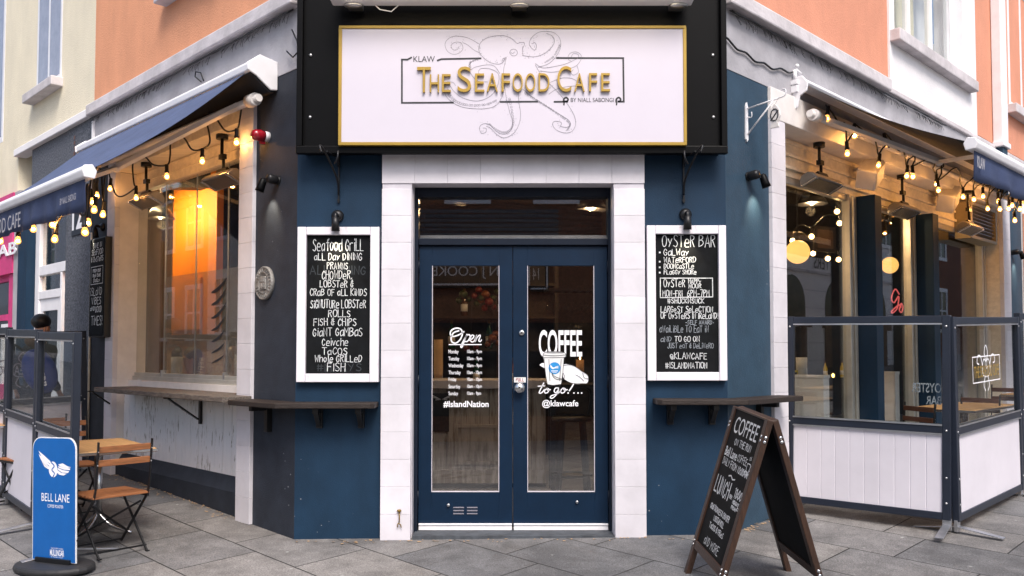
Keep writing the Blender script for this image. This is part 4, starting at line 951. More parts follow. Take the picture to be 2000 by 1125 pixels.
# tall chalkboard on the pillar beyond the left window, with its lamp
yb3 = -.10; x0 = P('L', 174, 560, yb3)[0]; x1 = P('L', 203.5, 560, yb3)[0]; zt3 = P('L', 203, 461, yb3)[1]; zb3 = P('L', 203, 658, yb3)[1]
T = thing("chalkboard", "tall narrow chalkboard on the pillar beyond the left window", "chalkboard", 'L', (x0, 0, zb3))
m = MB(T); m.box(x0, x1, yb3+.006, -.002, zb3, zt3); m.build("box", "black", bevel=.004)
m = MB(T); m.box(x0+.014, x1-.014, yb3, yb3+.0055, zb3+.014, zt3-.014); m.build("slate", "chalk_black")
m = MB(T); yq = yb3-.0005; ww_ = x1-x0; hh_ = zt3-zb3
for t, a, b, c_, d in (("DiNE iN", .25, .90, .8, .95), ("SEaFOOD", .15, .83, .88, .885), ("& OySTeRS", .12, .76, .9, .815), ("FROM OUR", .25, .655, .75, .685), ("RaW BaR", .25, .605, .75, .64), ("DaiLy", .3, .555, .7, .59), ("iSLaND", .12, .42, .85, .50), ("ViBES", .2, .33, .8, .40), ("aND", .12, .27, .4, .31), ("GOOD", .45, .25, .85, .31), ("TiMES!", .2, .12, .9, .22)):
    hand(m, t, x0+ww_*a, x0+ww_*c_, zb3+hh_*b, zb3+hh_*d, yq, .008)
m.ribbon([(x0+ww_*.12, zb3+hh_*.535), (x0+ww_*.9, zb3+hh_*.535), (x0+ww_*.9, zb3+hh_*.71), (x0+ww_*.12, zb3+hh_*.71)], .007, yq, closed=True)
m.build("lettering", "chalk")
spot("black spot lamp over the tall narrow chalkboard on the pillar", 'L', 196, 443, 'down', g_sp := "black spot lamps over the chalkboards")
m = MB(); xq = lend+.03; m.tube([FR['L'] @ Vector((xq, -.012, .2)), FR['L'] @ Vector((xq, -.012, 2.6))], .012, 8); m.build("conduit", "cream_wood", cafe)
# ================================================================== awnings
def awning(label, f, xa, xb, vout, zfront, text_fn, gapside, zw=3.40, prot=.24, topmat="canvas_top", slim=False):
    """xa = near end, xb = far end (local x); cassette on the wall, canvas out to the front bar, valance below"""
    T = thing("awning", label, "awning", f, (xa, 0, zfront), "navy canvas awnings over the shop windows"); s = 1 if xb > xa else -1
    if slim: prot = .10
    m = MB(T); pr = [(-.01, zw+.05), (-.09, zw+.06), (-.11, zw+.09), (-.09, zw+.12), (-.01, zw+.12)] if slim else [(-.01, zw-.09), (-.05, zw-.11), (-.18, zw-.02), (-prot, zw+.0), (-prot-.005, zw+.05), (-prot+.09, zw+.125), (-.01, zw+.10)]
    m.prism(pr, 'x', xa, xb); m.build("cassette", "white_paint", bevel=.008)
    m = MB(T); pe = [(-.004, zw-.14), (-.05, zw-.12), (-.07, zw-.03), (-.13, zw+.0), (-.14, zw+.07), (-.09, zw+.135), (-.004, zw+.13)] if slim else [(-.004, zw-.105), (-.06, zw-.115), (-.18, zw-.03), (-prot-.008, zw+.0), (-prot-.012, zw+.055), (-prot+.09, zw+.135), (-.004, zw+.11)]
    m.prism(pe, 'x', xa-s*.018, xa-s*.001); m.build("end_cap", "white_paint", bevel=.006); m = MB(T); m.prism(pe, 'x', xb+s*.001, xb+s*.018); m.build("end_cap", "white_paint", bevel=.006)
    if not slim: m = MB(T); m.prism([(-.02, zw-.122), (-.06, zw-.13), (-.19, zw-.04), (-prot+.02, zw-.018), (-prot+.022, zw-.003), (-.18, zw-.024), (-.05, zw-.114), (-.02, zw-.10)], 'x', xa, xb); m.build("housing", "canvas_dark")
    # canvas with a slight sag
    m = MB(T); nx, ny = 24, 10; y0, y1 = -prot+.012, -vout+.03; z0, z1 = (zw+.075 if slim else zw-.008), zfront+.05; a = xa+s*.07; b = xb-s*.07; vs = []
    for k in (0, 1):
        for i in range(nx+1):
            for j in range(ny+1):
                t = j/ny; x = a+(b-a)*i/nx; vs.append((x, y0+(y1-y0)*t, z0+(z1-z0)*t-.05*math.sin(math.pi*t)-.012*math.sin(i*1.3)*t*(1-t)*2-k*.004))
    W_ = ny+1; K = (nx+1)*W_; fs = []
    for i in range(nx):
        for j in range(ny):
            q = i*W_+j; fs.append((q, q+1, q+W_+1, q+W_)); fs.append((K+q, K+q+W_, K+q+W_+1, K+q+1))
    for i in range(nx): fs.append((i*W_, (i+1)*W_, K+(i+1)*W_, K+i*W_)); q = i*W_+ny; fs.append((q, K+q, K+q+W_, q+W_))
    m.add(vs, fs, True); m.build("canopy", topmat)
    m = MB(T); m.prism([(-vout-.03, zfront-.015), (-vout+.035, zfront-.02), (-vout+.05, zfront+.03), (-vout+.02, zfront+.07), (-vout-.03, zfront+.06), (-vout-.045, zfront+.03)], 'x', xa+s*.02, xb-s*.02); m.build("front_bar", "white_paint", bevel=.01)
    m = MB(T); m.prism([(-vout-.030, zfront-.017), (-vout+.036, zfront-.022), (-vout+.05, zfront+.03), (-vout+.022, zfront+.072), (-vout-.032, zfront+.062), (-vout-.047, zfront+.03)], 'x', xa, xa+s*.019); m.build("end_cap", "white_paint", bevel=.006)
    # hanging valance with folds
    m = MB(T); n = 90; vs = []; hv = .20
    for k in (0, 1):
        for i in range(n+1):
            x = a+(b-a)*i/n
            for j in range(4):
                t = j/3; vs.append((x, -vout-.004+(.014*math.sin(i*.9)+.01*math.sin(i*.37+1))*t+k*.003, zfront-.018-hv*t-.006*math.sin(i*.45)*t))
    K = (n+1)*4; fs = []
    for i in range(n):
        for j in range(3): q = i*4+j; fs += [(q, q+1, q+5, q+4), (K+q, K+q+4, K+q+5, K+q+1)]
        q = i*4+3; fs.append((q, K+q, K+q+4, q+4))
    for e in (0, n):
        for j in range(3): q = e*4+j; fs.append((q, q+1, K+q+1, K+q))
    m.add(vs, fs, True); va = m.build("valance", "canvas_navy")
    m = MB(T); text_fn(m, -vout-.026, zfront-.018, hv); m.build("lettering", "fascia_grey")
    # torsion bar along the wall, folding arms
    m = MB(T); m.tube([(xa+s*.05, -.12, zw-.17), (xb-s*.05, -.12, zw-.17)], .03, 12); m.lathe([(.048, 0), (.05, .1)], (xa+s*.1, -.12, zw-.17), (s, 0, 0), 14); m.build("torsion_bar", "off_white")
    for (e, d) in ((xa+s*.35, 1), (xb-s*.35, -1)):
        m = MB(T); el = Vector((e+d*s*.95, -vout*.52, (zw+zfront)/2-.13)); m.bar((e, -.13, zw-.17), el, .05, .035); m.bar(el, (e+d*s*.1, -vout+.05, zfront+.02), .04, .03); m.ball(el, .035, 10, 8); m.build("folding_arm", "off_white")
    return T
xa = P('L', 541, 130, -.2)[0]; fb = P('L', 168, 338, -1.33)
def txL(m, y, z, h):
    x0 = P('L', 148, 0+385, y)[0]; x1 = P('L', 117, 392, y)[0]
    printed(m, "BY NIALL SABONGI", x1, x0, z-h*.62, z-h*.40, y)
    x0 = P('L', 40, 420, y)[0]; printed(m, "THE SEAFOOD CAFE", x0-1.35, x0, z-h*.88, z-h*.30, y)
aw1 = awning("navy awning over the left shop window with seafood cafe lettering on its valance", 'L', fb[0]+.06, -3.95, 1.33, fb[1]-.02, txL, 1)
fbR = P('R', 1900, 283, -1.33)
def txR(m, y, z, h):
    x0 = P('R', 1909, 317, y)[0]; x1 = P('R', 1924, 317, y)[0]; printed(m, "KLAW", x0, x1, z-h*.62, z-h*.2, y, bold=.02)
aw2 = awning("navy awning over the right shop window with short name on its valance", 'R', fbR[0]-.05, 6.7, 1.33, fbR[1]-.02, txR, 1, zw=3.43, topmat="canvas_dark", slim=True)
# ================================================================== electrical boxes, hanging sign bracket, louvre, speakers
x, z = P('R', 1556, 165, -.04); T = thing("junction_box", "white electrical junction box with sensor at the end of the right awning", "junction box", 'R', (x, 0, z))
m = MB(T); m.box(x-.03, x+.03, -.06, -.001, z-.07, z-.01); m.box(x-.035, x+.025, -.065, -.001, z-.008, z+.03); m.build("box", "white_paint", bevel=.006)
m = MB(T); m.tube([(x-.01, -.03, z+.03), (x-.01, -.03, z+.12)], .016, 10); m.tube([(x-.01, -.04, z+.12), (x+.04, -.06, z+.09)], .012, 10); m.ball((x+.01, -.04, z+.155), .018, 12, 8); m.build("sensor", "white_paint")
x, z = P('R', 1461, 238, -.02); T = thing("hanging_bracket", "thin white wrought bracket with a fish ornament hanging from its tip", "bracket", 'R', (x, 0, z))
tipw = loc('R', PD(1526, 204, 6.35)); tip = Vector((x+.0, -.27, P('R', 1536, 198, -.27)[1])); 
m = MB(T); m.prism([(x-.016, z-.13), (x, z-.15), (x+.016, z-.13), (x+.012, z+.12), (x, z+.15), (x-.012, z+.12)], 'y', -.014, -.001); m.build("wall_plate", "white_paint")
m = MB(T); m.tube([(x, -.01, z+.1), tip], .006, 6); m.tube([(x, -.01, z-.1), tip+Vector((0, .04, -.01))], .006, 6); m.tube(catmull([tip, tip+Vector((0, -.05, .01)), tip+Vector((0, -.055, .05)), tip+Vector((0, -.03, .055))], 5), .005, 6); m.tube(catmull([(x, -.01, z+.04), (x, -.05, z+.03), (x, -.05, z+.07)], 4), .004, 5); m.build("arm", "white_paint")
m = MB(T); c = tip+Vector((0, .03, -.12)); m.tube([tip, c+Vector((0, 0, .08))], .003, 5)
pr = [(-.0, .085), (-.035, .04), (-.045, -.01), (-.025, -.06), (-.035, -.095), (.035, -.095), (.025, -.06), (.045, -.01), (.035, .04)]
m.prism([(c.y+a, c.z+b) for a, b in pr], 'x', c.x-.008, c.x+.008); m.build("fish", "off_white", bevel=.003)
m = MB(T); m.tube([Vector((c.x-.01, c.y+.03*math.cos(t*.7), c.z+.045*math.sin(t*.7))) for t in range(10)], .004, 5); m.bar(c+Vector((-.01, -.03, .03)), c+Vector((-.01, .03, -.04)), .004, .008); m.build("fish_lines", "ink")
# louvre vent
x0, z1 = P('R', 1868, 398, .16); x1, z0 = P('R', 1921, 478, .16); zc = z0-.02
T = thing("louvre_vent", "bronze louvred vent box at the far end of the right window", "vent", 'R', (x0, 0, zc)); zt = z1+.02
m = MB(T); m.box(x0, x0+.05, .0, .185, zc, zt); m.box(x1-.05, x1, .0, .185, zc, zt); m.box(x0+.05, x1-.05, .0, .185, zc, zc+.04); m.box(x0+.05, x1-.05, .0, .185, zt-.04, zt); m.build("frame", "frame_bronze", bevel=.004)
m = MB(T); n = 8
for i in range(n): z = zc+.05+(zt-zc-.1)*(i+.5)/n; m.bar((x0+.05, .06, z), (x1-.05, .06, z), .09, .008, (0, .5, 1))
m.build("louvre", "heater_case")
def boxspk(label, px, py, dep, w, h, name="loudspeaker", tilt=.5):
    w3 = loc('R', PD(px, py, dep)); T = thing(name, label, "loudspeaker", 'R', tuple(w3), "white loudspeakers under the right awning", rz=0)
    Mx = Matrix.Rotation(R_(-35), 4, 'Y') @ Matrix.Rotation(R_(20), 4, 'X')
    m = MB(T); m.box(-w/2, w/2, -.09, .09, -h/2, h/2, Mx); m.build("case", "off_white", bevel=.012)
    m = MB(T); m.box(-w*.44, w*.44, -.098, -.088, -h*.44, h*.44, Mx); m.build("grille", "cream_wood", bevel=.004)
    m = MB(T); m.bar(Mx @ Vector((0, .08, h*.2)), Vector((0.05, -w3.y+YR-.03, h*.35)), .03, .03); m.build("bracket", "off_white")
    return T
dps = lambda px, y: (FR['R'] @ Vector((P('R', px, 330, y)[0], y, 0))).y-CAM.y
boxspk("white loudspeaker tilted under the beam between the first two right heaters", 1699, 340, dps(1699, .02), .26, .2)
boxspk("white loudspeaker tilted under the beam left of the louvred vent", 1852, 388, dps(1852, .02), .26, .22)
# ================================================================== patio heaters
def heater(label, f, px, py, y, L, zt, grp="grey infrared patio heaters hanging under the awnings", tl=35, hx=0):
    x, z = P(f, px, py, y); T = thing("patio_heater", label, "heater", f, (x, y, z), grp, rz=0)
    Mx = Matrix.Rotation(R_(-tl), 4, 'X')
    m = MB(T); hw = .085
    m.prism([(-hw, -.03), (-hw*.75, .025), (-.03, .05), (.03, .05), (hw*.75, .025), (hw, -.03)], 'x', -L/2, L/2); m.v = [Mx @ p for p in m.v]; m.build("case", "heater_case", bevel=.012)
    m = MB(T); m.box(-L/2+.05, L/2-.05, -hw*.72, hw*.72, -.036, -.028, Mx); m.build("grille", "heater_grill")
    m = MB(T)
    for s in (-1, 1): m.box(s*(L/2-.042), s*(L/2-.004), -hw*.9, hw*.9, -.042, -.025, Mx)
    m.build("end_trim", "steel", bevel=.006)
    m = MB(T); m.box(-.09, .09, -.05, .05, .045, .075, Mx); zz = zt-z
    m.tube([(hx, 0, .06), (hx, 0, zz*.5), (hx-.03, 0, zz*.5), (hx-.03, 0, zz)], .014, 8); m.lathe([(.05, -.02), (.05, .02)], (hx-.03, 0, zz-.02), (0, 0, 1), 12); m.box(hx-.05, hx+.02, -.02, .02, zz*.5-.02, zz*.5+.02); m.build("hanger", "black_metal")
    return T
heater("infrared heater nearest the far tile column of the left window", 'L', 287, 391, .03, .52, ZB-.0, tl=25)
heater("infrared heater nearest the red alarm beacon in the left window", 'L', 436, 350, .05, .50, ZB-.0, tl=25)
heater("infrared heater nearest the blue corner in the right window", 'R', 1604, 357, .07, .55, ZB-.0, tl=25)
heater("infrared heater between the two navy posts of the right window", 'R', 1765, 411, .08, .52, ZB-.0, tl=25)
heater("infrared heater in front of the louvred vent at right", 'R', 1893, 446, -.12, .50, ZB+.0, tl=25)
# ================================================================== string lights
def string_lights(label, f, bulbs, cable, wire=.0075, seed=1):
    T = thing("string_lights", label, "string lights", f, tuple(cable[0]), "strings of festoon bulbs under the awnings")
    m = MB(T); m.tube(catmull(cable, 7), wire, 7); cb = m.build("cable", "black")
    for (p, dn) in bulbs:
        p = Vector(p); d = Vector(dn).normalized()
        m = MB(T); m.lathe([(0, -.105), (.013, -.104), (.016, -.095), (.0155, -.05), (.019, -.044), (.019, -.03), (.014, -.026)], p, d, 12); so_ = m.build("socket", "black")
        m = MB(T); m.lathe([(.011, -.03), (.0145, -.022), (.021, -.004), (.0235, .009), (.020, .021), (.012, .029), (0, .032)], p, d, 14); m.build("bulb", "bulb_amber", so_)
        m = MB(T); m.ball(p+d*.006, .0115, 10, 8); m.build("filament", "filament" if rn.random() < .6 else "filament_dim", so_)
    return T
def sbulbs(f, lst): return [((P(f, px, py, y)[0], y, P(f, px, py, y)[1]), (rn.uniform(-.12, .12), rn.uniform(-.12, .12), -1)) for px, py, y in lst]
def top(p, dz=.10): return Vector(p)+Vector((0, 0, dz))
rn = random.Random(21)
# left string 1: along the soffit of the window
b1 = sbulbs('L', [(462, 277, -.10), (395, 314, -.10), (326, 344, -.10), (266, 386, -.10), (215, 368, -.10)])
c = []; zb = [Vector(p) for p, _ in b1]
def pl(f, px, py, y): q = P(f, px, py, y); return Vector((q[0], y, q[1]))
c = [pl('L', 474, 190, -.10), pl('L', 468, 235, -.10), top(zb[0]), pl('L', 440, 255, -.1), pl('L', 418, 226, -.1), pl('L', 402, 225, -.1), pl('L', 410, 275, -.1), top(zb[1]), pl('L', 375, 292, -.1), pl('L', 360, 270, -.1), pl('L', 340, 259, -.1), pl('L', 333, 280, -.1), pl('L', 332, 305, -.1), top(zb[2]),
     pl('L', 300, 322, -.1), pl('L', 283, 306, -.1), pl('L', 265, 303, -.1), pl('L', 259, 325, -.1), pl('L', 262, 360, -.1), top(zb[3]), pl('L', 240, 383, -.1), pl('L', 225, 378, -.1), top(zb[4]), pl('L', 212, 335, -.1)]
string_lights("black string of lit bulbs looping under the beam of the left window", 'L', b1, c)
# left string 2: from the window out to the front bar and along the valance
ys = [(201, 418, -.75), (189, 381, -.6), (181, 394, -.85), (184, 409, -.95), (172, 434, -1.15), (166, 452, -1.28)]
b2 = sbulbs('L', ys+[(107, 466, -1.28), (103, 437, -1.30), (65, 446, -1.28), (35, 469, -1.28), (1, 470, -1.28), (-40, 480, -1.28)])
c = [pl('L', 214, 330, -.2), pl('L', 205, 345, -.4)]; prev = None
for k, (p, _) in enumerate(b2):
    t = top(p)
    if prev is not None:
        mid = (prev+t)/2; up = .17 if k < 6 else .06
        c += [prev.lerp(t, .3)+Vector((0, 0, up)), prev.lerp(t, .7)+Vector((0, 0, up))]
    c.append(t); prev = t
string_lights("black string of lit bulbs hanging below the left awning valance", 'L', b2, c)
# right string
lr = [(1615, 231, -.14), (1655, 299, -.16), (1669, 264, -.14), (1716, 322, -.16), (1729, 281, -.14), (1771, 343, -.16), (1783, 344, -.22), (1829, 359, -.16), (1833, 371, -.24), (1881, 384, -.2), (1902, 389, -.2), (1920, 383, -.22), (1929, 407, -.24), (1950, 393, -.3), (1953, 408, -.35), (1970, 407, -.35), (1977, 401, -.45), (1992, 408, -.5), (1982, 430, -.5)]
b3 = sbulbs('R', lr); c = [pl('R', 1613, 205, -.12)]; prev = None
tops = {5: (1757, 275), 3: (1702, 246), 7: (1800, 295), 8: (1822, 297), 9: (1851, 320), 10: (1872, 318), 11: (1888, 322)}
for k, (p, _) in enumerate(b3):
    t = top(p)
    if prev is not None:
        up = .17 if 3 <= k < 12 else .05
        zt_ = min(max(prev.z, t.z)+.34, 3.25) if k < 14 else max(prev.z, t.z)+.10; mx_ = prev.lerp(t, .5)
        c += [Vector((prev.lerp(t, .20).x, prev.y-.02, prev.z+(zt_-prev.z)*.45)), Vector((prev.lerp(t, .36).x, mx_.y-.05, zt_-.03)), Vector((mx_.x, mx_.y-.06, zt_)), Vector((prev.lerp(t, .66).x, mx_.y-.05, zt_-.04)), Vector((prev.lerp(t, .82).x, t.y-.02, t.z+(zt_-t.z)*.4))]
    c.append(t); prev = t
string_lights("black string of lit bulbs looping under the right awning", 'R', b3, c)

# ================================================================== windbreak screens
def screen(label, A, B, hgt, mid, group, boards=0, deco=None, lift=.07, feet=(True, True), lean=0, matb="screen_white"):
    A = Vector((A[0], A[1], 0)); B = Vector((B[0], B[1], 0)); d = B-A; L = d.length; ang = math.degrees(math.atan2(d.y, d.x))
    T = bpy.data.objects.new("windbreak_screen", None); C.objects.link(T); za, zb_ = gz(A.x, A.y), gz(B.x, B.y)
    slope = math.atan2(zb_-za, L)
    T.matrix_world = Matrix.Translation((A.x, A.y, za)) @ Matrix.Rotation(R_(ang), 4, 'Z') @ Matrix.Rotation(-slope*.6, 4, 'Y')
    T["label"] = label; T["category"] = "screen"; T["group"] = group; ORG[T.name] = (0, 0, 0)
    w = .055; t = .024
    m = MB(T); m.box(0, w, -t, t, lift, hgt); m.box(L-w, L, -t, t, lift, hgt)
    for z in (lift, mid, hgt-w): m.box(w, L-w, -t+.002, t-.002, z, z+w*.95)
    m.build("frame", "screen_frame", bevel=.004)
    m = MB(T)
    for z in (mid+w*.95, hgt-w-.012): 
        m.box(w, L-w, -t-.004, -t+.004, z, z+.010); m.box(w, L-w, t-.004, t+.004, z, z+.010)
    m.box(w, L-w, -t-.004, -t+.004, mid-.012, mid-.002); m.box(w, L-w, t-.004, t+.004, mid-.012, mid-.002)
    m.build("bead", "galv")
    m = MB(T); m.box(w-.005, L-w+.005, -.003, .003, mid+w, hgt-w); m.build("pane", "glass")
    m = MB(T)
    if boards:
        for i in range(boards):
            a = w+(L-2*w)*i/boards; b = w+(L-2*w)*(i+1)/boards; m.box(a+.0018, b-.0018, -.012, .012, lift+w*.9, mid+.004)
        m.box(w-.004, L-w+.004, -.0095, .0095, lift+w*.9, mid+.003)
    else: m.box(w-.004, L-w+.004, -.010, .010, lift+w*.9, mid+.004)
    m.build("lower_panel", matb, bevel=.003 if boards else 0)
    m = MB(T)
    for z in (lift+.12, mid*.55, mid+.02, hgt-.08):
        for x in (w/2, L-w/2): m.lathe([(.008, 0), (.008, .003), (0, .005)], (x, -t, z), (0, -1, 0), 8); m.lathe([(.008, 0), (.008, .003), (0, .005)], (x, t, z), (0, 1, 0), 8)
    m.build("screw", "galv")
    for k, x in ((0, w/2), (1, L-w/2)):
        if feet[k]:
            m = MB(T); m.box(x-.03, x+.03, -.012, .012, .012, lift+.01)
            for s in (-1, 1): m.bar((x, s*.005, .05), (x, s*.30, .008), .055, .008); 
            m.build("foot", "galv", bevel=.002)
    return T, L
mat("screen_frame", (.013, .018, .032), .38, var=.1)
def GXY(px, py): q = PG(px, py); return q.x, q.y
g = "glazed windbreak screens of the pavement terraces"
pa = Vector((-2.93, -.425)); pb = Vector((-3.63, .38)); dd = (pb-pa); dd.normalize()
HS = 1.50; MS = .76
sc1, L1 = screen("glazed windbreak screen directly behind the blue pavement sign", pb, pa, HS, MS, g, feet=(True, True))
pc = pb+dd*.01; pd_ = pc+dd*1.08
sc2, L2 = screen("glazed windbreak screen at the left edge beyond the blue sign screen", pd_, pc, HS, MS, g, feet=(True, False))
pe_ = pd_+dd*.01; screen("third glazed windbreak screen of the left row, at the edge of the photo", pe_+dd*1.08, pe_, HS, MS, g, feet=(True, False))
# end screen, perpendicular to the wall, lettering read from its far side
q0 = FR['L'] @ Vector((-3.86, -.10, 0)); q1 = FR['L'] @ Vector((-3.86, -1.24, 0))
sc4, L4 = screen("dark framed end screen with reversed seafood cafe lettering beyond the left table", (q1.x, q1.y), (q0.x, q0.y), 1.46, .74, g, feet=(False, True))
m = MB(sc4)
def onplane(T, px, py):
    Mi = T.matrix_world.inverted(); o = Mi @ CAM; d = Mi.to_3x3() @ ray(px, py); t = (0-o.y)/d.y; q = o+d*t; return q.x, q.z
x1, z1 = onplane(sc4, 88, 712); x0, z0 = onplane(sc4, -20, 735)
printed(m, "THE SEAFOOD CAFE", max(.07, x1-1.0), x1, z0, z1, -.0045, mirror=True, bold=.01)
cx, cz = onplane(sc4, 45, 720)
def scroll(m, cx, cz, s, y, w):
    for pts in ([(0, -.3), (.28, -.25), (.35, 0), (.2, .2), (0, .12), (.02, -.05), (.14, -.02)], [(0, -.3), (-.28, -.25), (-.35, 0), (-.2, .2), (0, .12)], [(.35, .05), (.5, .3), (.75, .3), (.8, .12), (.65, .08)], [(-.35, .05), (-.5, .3), (-.75, .3), (-.8, .12), (-.65, .08)], [(0, .14), (.15, .4), (0, .6), (-.15, .4), (0, .14)], [(.15, -.3), (.25, -.55), (.1, -.7)], [(-.15, -.3), (-.25, -.55), (-.1, -.7)]):
        q = catmull([(cx+a*s, cz+b*s, 0) for a, b in pts], 6); m.ribbon([(v.x, v.y) for v in q], w, y)
scroll(m, cx, cz, .26, -.0045, .012)
x1, z1 = onplane(sc4, 130, 773); printed(m, "ALL DAY DINING  DISHES", .07, min(x1, L4-.06), z1-.03, z1+.005, -.0045, mirror=True)
m.build("lettering", "ink_line")
# right terrace
rA = Vector((2.175, .64)); rB = Vector((3.12, -.06)); g2 = "glazed windbreak screens of the pavement terraces"
rb2 = rB+Vector((.04, .012)); r45 = Vector((.7071, .7071)); rC = rb2+r45*1.64
sc5, L5 = screen("front windbreak screen with vertical white boards right of the A-board", rA, rB, 1.545, .70, g2, boards=10, feet=(False, True), lift=.085)
m = MB(sc5); x0, z1 = onplane(sc5, 1780, 747); x1, z0 = onplane(sc5, 1838, 768); printed(m, "OYSTER", x0, x1, z0, z1, .006, mirror=True, bold=.01)
x0, z1 = onplane(sc5, 1808, 773); x1, z0 = onplane(sc5, 1838, 791); printed(m, "BAR", x0, x1, z0, z1, .006, mirror=True, bold=.01)
m.build("lettering", "chalk_faint")
sc6, L6 = screen("side windbreak screen with octopus emblem on its pane, right of the white boards", rb2, rC, 1.545, .70, g2, feet=(True, True), lift=.085)
def inter(px, py): return onplane(sc6, px, py)
m = MB(sc6); cx, cz = inter(1925, 715); scroll(m, cx, cz, .27, -.0045, .010); 
x0, z1 = inter(1898, 698); x1, z0 = inter(1952, 740)
m.ribbon([(x0, z0), (x0, z1), (x1, z1), (x1, z0)], .008, -.0046, closed=True); m.build("emblem", "decal_white")
m = MB(sc6); x0, z1 = inter(1901, 716); x1, z0 = inter(1950, 732); printed(m, "THE SEAFOOD CAFE", x0, x1, z0, z1, -.0052, bold=.01); m.build("lettering", "gold")
screen("windbreak screen cut by the right edge of the photo", rC+r45*.012, rC+r45*1.66, 1.545, .70, g2, feet=(False, True), lift=.085)

# ================================================================== A-board
bpos = Vector((1.41, -1.13)); gzb = gz(bpos.x, bpos.y)
ab = thing("a_board", "wooden A-board with chalked coffee and lunch menu standing right of the door", "A-board", 'W', (bpos.x, bpos.y, gzb))
ab.matrix_world = Matrix.Translation((bpos.x, bpos.y, gzb-.012)) @ Matrix.Rotation(R_(-88), 4, 'Z') @ Matrix.Rotation(R_(3.2), 4, 'Y'); ORG[ab.name] = (0, 0, 0)
HB = 1.035; SP = .305; WB = .325
def leaf(s):
    """s=-1 front leaf, +1 back leaf; plane coordinates u across, h up, n out"""
    sl_ = math.atan2(SP, HB); LN = math.hypot(SP, HB)
    base = Matrix.Translation((0, s*(SP+.012), 0)) @ Matrix.Rotation(sl_*s, 4, 'X')
    def bx(m, u0, u1, n0, n1, h0, h1): m.box(u0, u1, n0, n1, h0, h1, base)
    fw = .052
    for u in (-WB, WB-fw):
        m = MB(ab); bx(m, u, u+fw, -.017, .017, 0, LN); m.build("leg", "wood_board", bevel=.004)
    m = MB(ab); bx(m, -WB+fw, WB-fw, -.015, .015, .17, .17+fw); bx(m, -WB+fw, WB-fw, -.015, .015, LN-.012, LN-.0005); m.build("rail", "wood_board", bevel=.003)
    m = MB(ab); bx(m, -WB+fw, WB-fw, -.006, .006, .17+fw, LN-.012); m.build("slate", "chalk_black")
    m = MB(ab)
    for u in (-WB+fw/2, WB-fw/2):
        for h in (.19, .215, LN-.10, LN-.125): m.lathe([(.010, 0), (.010, .003), (0, .006)], base @ Vector((u, s*.017, h)), base.to_3x3() @ Vector((0, s, 0)), 10); m.lathe([(.010, 0), (.010, .003), (0, .006)], base @ Vector((u+(fw/2+.0005)*(1 if u > 0 else -1), 0, h)), (1 if u > 0 else -1, 0, 0), 10)
    m.build("bolt", "steel")
    return base, LN
bf, LN = leaf(-1); leaf(1)
m = MB(ab)
def bt(txt, u0, u1, h0, h1, w=.007, **k): hand(m, txt, u0, u1, h0*LN, h1*LN, -.0068, w*.78, bf, **k)
def btp(txt, u0, u1, h0, h1, **k): printed(m, txt, u0, u1, h0*LN, h1*LN, -.0068, M=bf, **k)
btp("COFFEE", -.22, .21, .86, .952); bt("ON THE RUN", -.13, .17, .80, .837, .007)
btp("Bell Lane", -.25, -.02, .722, .775, bold=.012); bt("COFFEE", .0, .17, .728, .768, .006); bt("DAiLY FROM", -.24, .03, .672, .712, .006); btp("10:00AM", .06, .24, .67, .71, bold=.01)
m.ribbon([(-.06, .632*LN), (-.02, .64*LN), (.02, .625*LN), (.06, .632*LN)], .008, -.0068, bf)
bt("LUNCH", -.25, .03, .51, .605, .013); bt("FROM", .05, .10, .53, .552, .005); bt("11:00", .12, .25, .548, .60, .010); bt("MONDAY", .13, .24, .518, .536, .007); bt("FRiDAY", .13, .22, .49, .507, .007); bt("9", .225, .255, .47, .525, .008)
bt("CRaB BROWNiES & CHOWDER", -.22, .16, .415, .448, .006); bt("LOBSTeR ROLL", -.10, .10, .37, .40, .006); bt("TaCOS & FRieS", -.14, .14, .322, .355, .007); bt("aND MORE", -.15, .14, .225, .275, .006); m.ribbon([(-.02, .19*LN), (.05, .192*LN)], .007, -.0068, bf)
# little cup
for pts in ([(.185, .745), (.19, .71), (.215, .70), (.235, .712), (.24, .745), (.185, .745)], [(.24, .74), (.262, .735), (.255, .715), (.237, .715)], [(.17, .70), (.215, .685), (.255, .70)], [(.2, .78), (.205, .765)], [(.22, .785), (.222, .768)]):
    q = catmull([(a, b*LN, 0) for a, b in pts], 3); m.ribbon([(v.x, v.y) for v in q], .006, -.0068, bf)
m.build("lettering", "chalk")

# ================================================================== blue flexible pavement sign
c = PG(106, 1113); bs = thing("pavement_sign", "blue pavement sign with winged coffee bean on a black rubber base", "sign", 'W', tuple(c))
bs.matrix_world = Matrix.Translation(c) @ Matrix.Rotation(R_(-25), 4, 'Z') @ Matrix.Rotation(R_(-1.5), 4, 'Y'); ORG[bs.name] = (0, 0, 0)
WP = .205; HP = .845; z0p = .055
def rr(w, z0, z1, r):
    pts = [(-w, z0), (w, z0)]
    for k in range(7): a = k*math.pi/12; pts.append((w-r+r*math.cos(a), z1-r+r*math.sin(a)))
    for k in range(7): a = math.pi/2+k*math.pi/12; pts.append((-w+r+r*math.cos(a), z1-r+r*math.sin(a)))
    return pts
m = MB(bs); m.prism(rr(WP, z0p, HP, .075), 'y', -.004, .004); m.build("edge", "paper")
m = MB(bs); m.prism(rr(WP-.006, z0p+.003, HP-.006, .07), 'y', -.0055, -.0035); m.build("panel", "blue_panel")
m = MB(bs); 
pts = [(.30*math.cos(t*.2618), .19*math.sin(t*.2618)) for t in range(24)]
m.prism(pts, 'z', 0, .045); m.build("base", "rubber", bevel=.018)
m = MB(bs); m.box(-.16, .16, -.02, .02, .045, .075); m.tube([(WP+.004, 0, .2), (WP+.012, 0, .2)], .006, 8); m.build("clamp", "black_metal", bevel=.004)
m = MB(bs); yp2 = -.0062
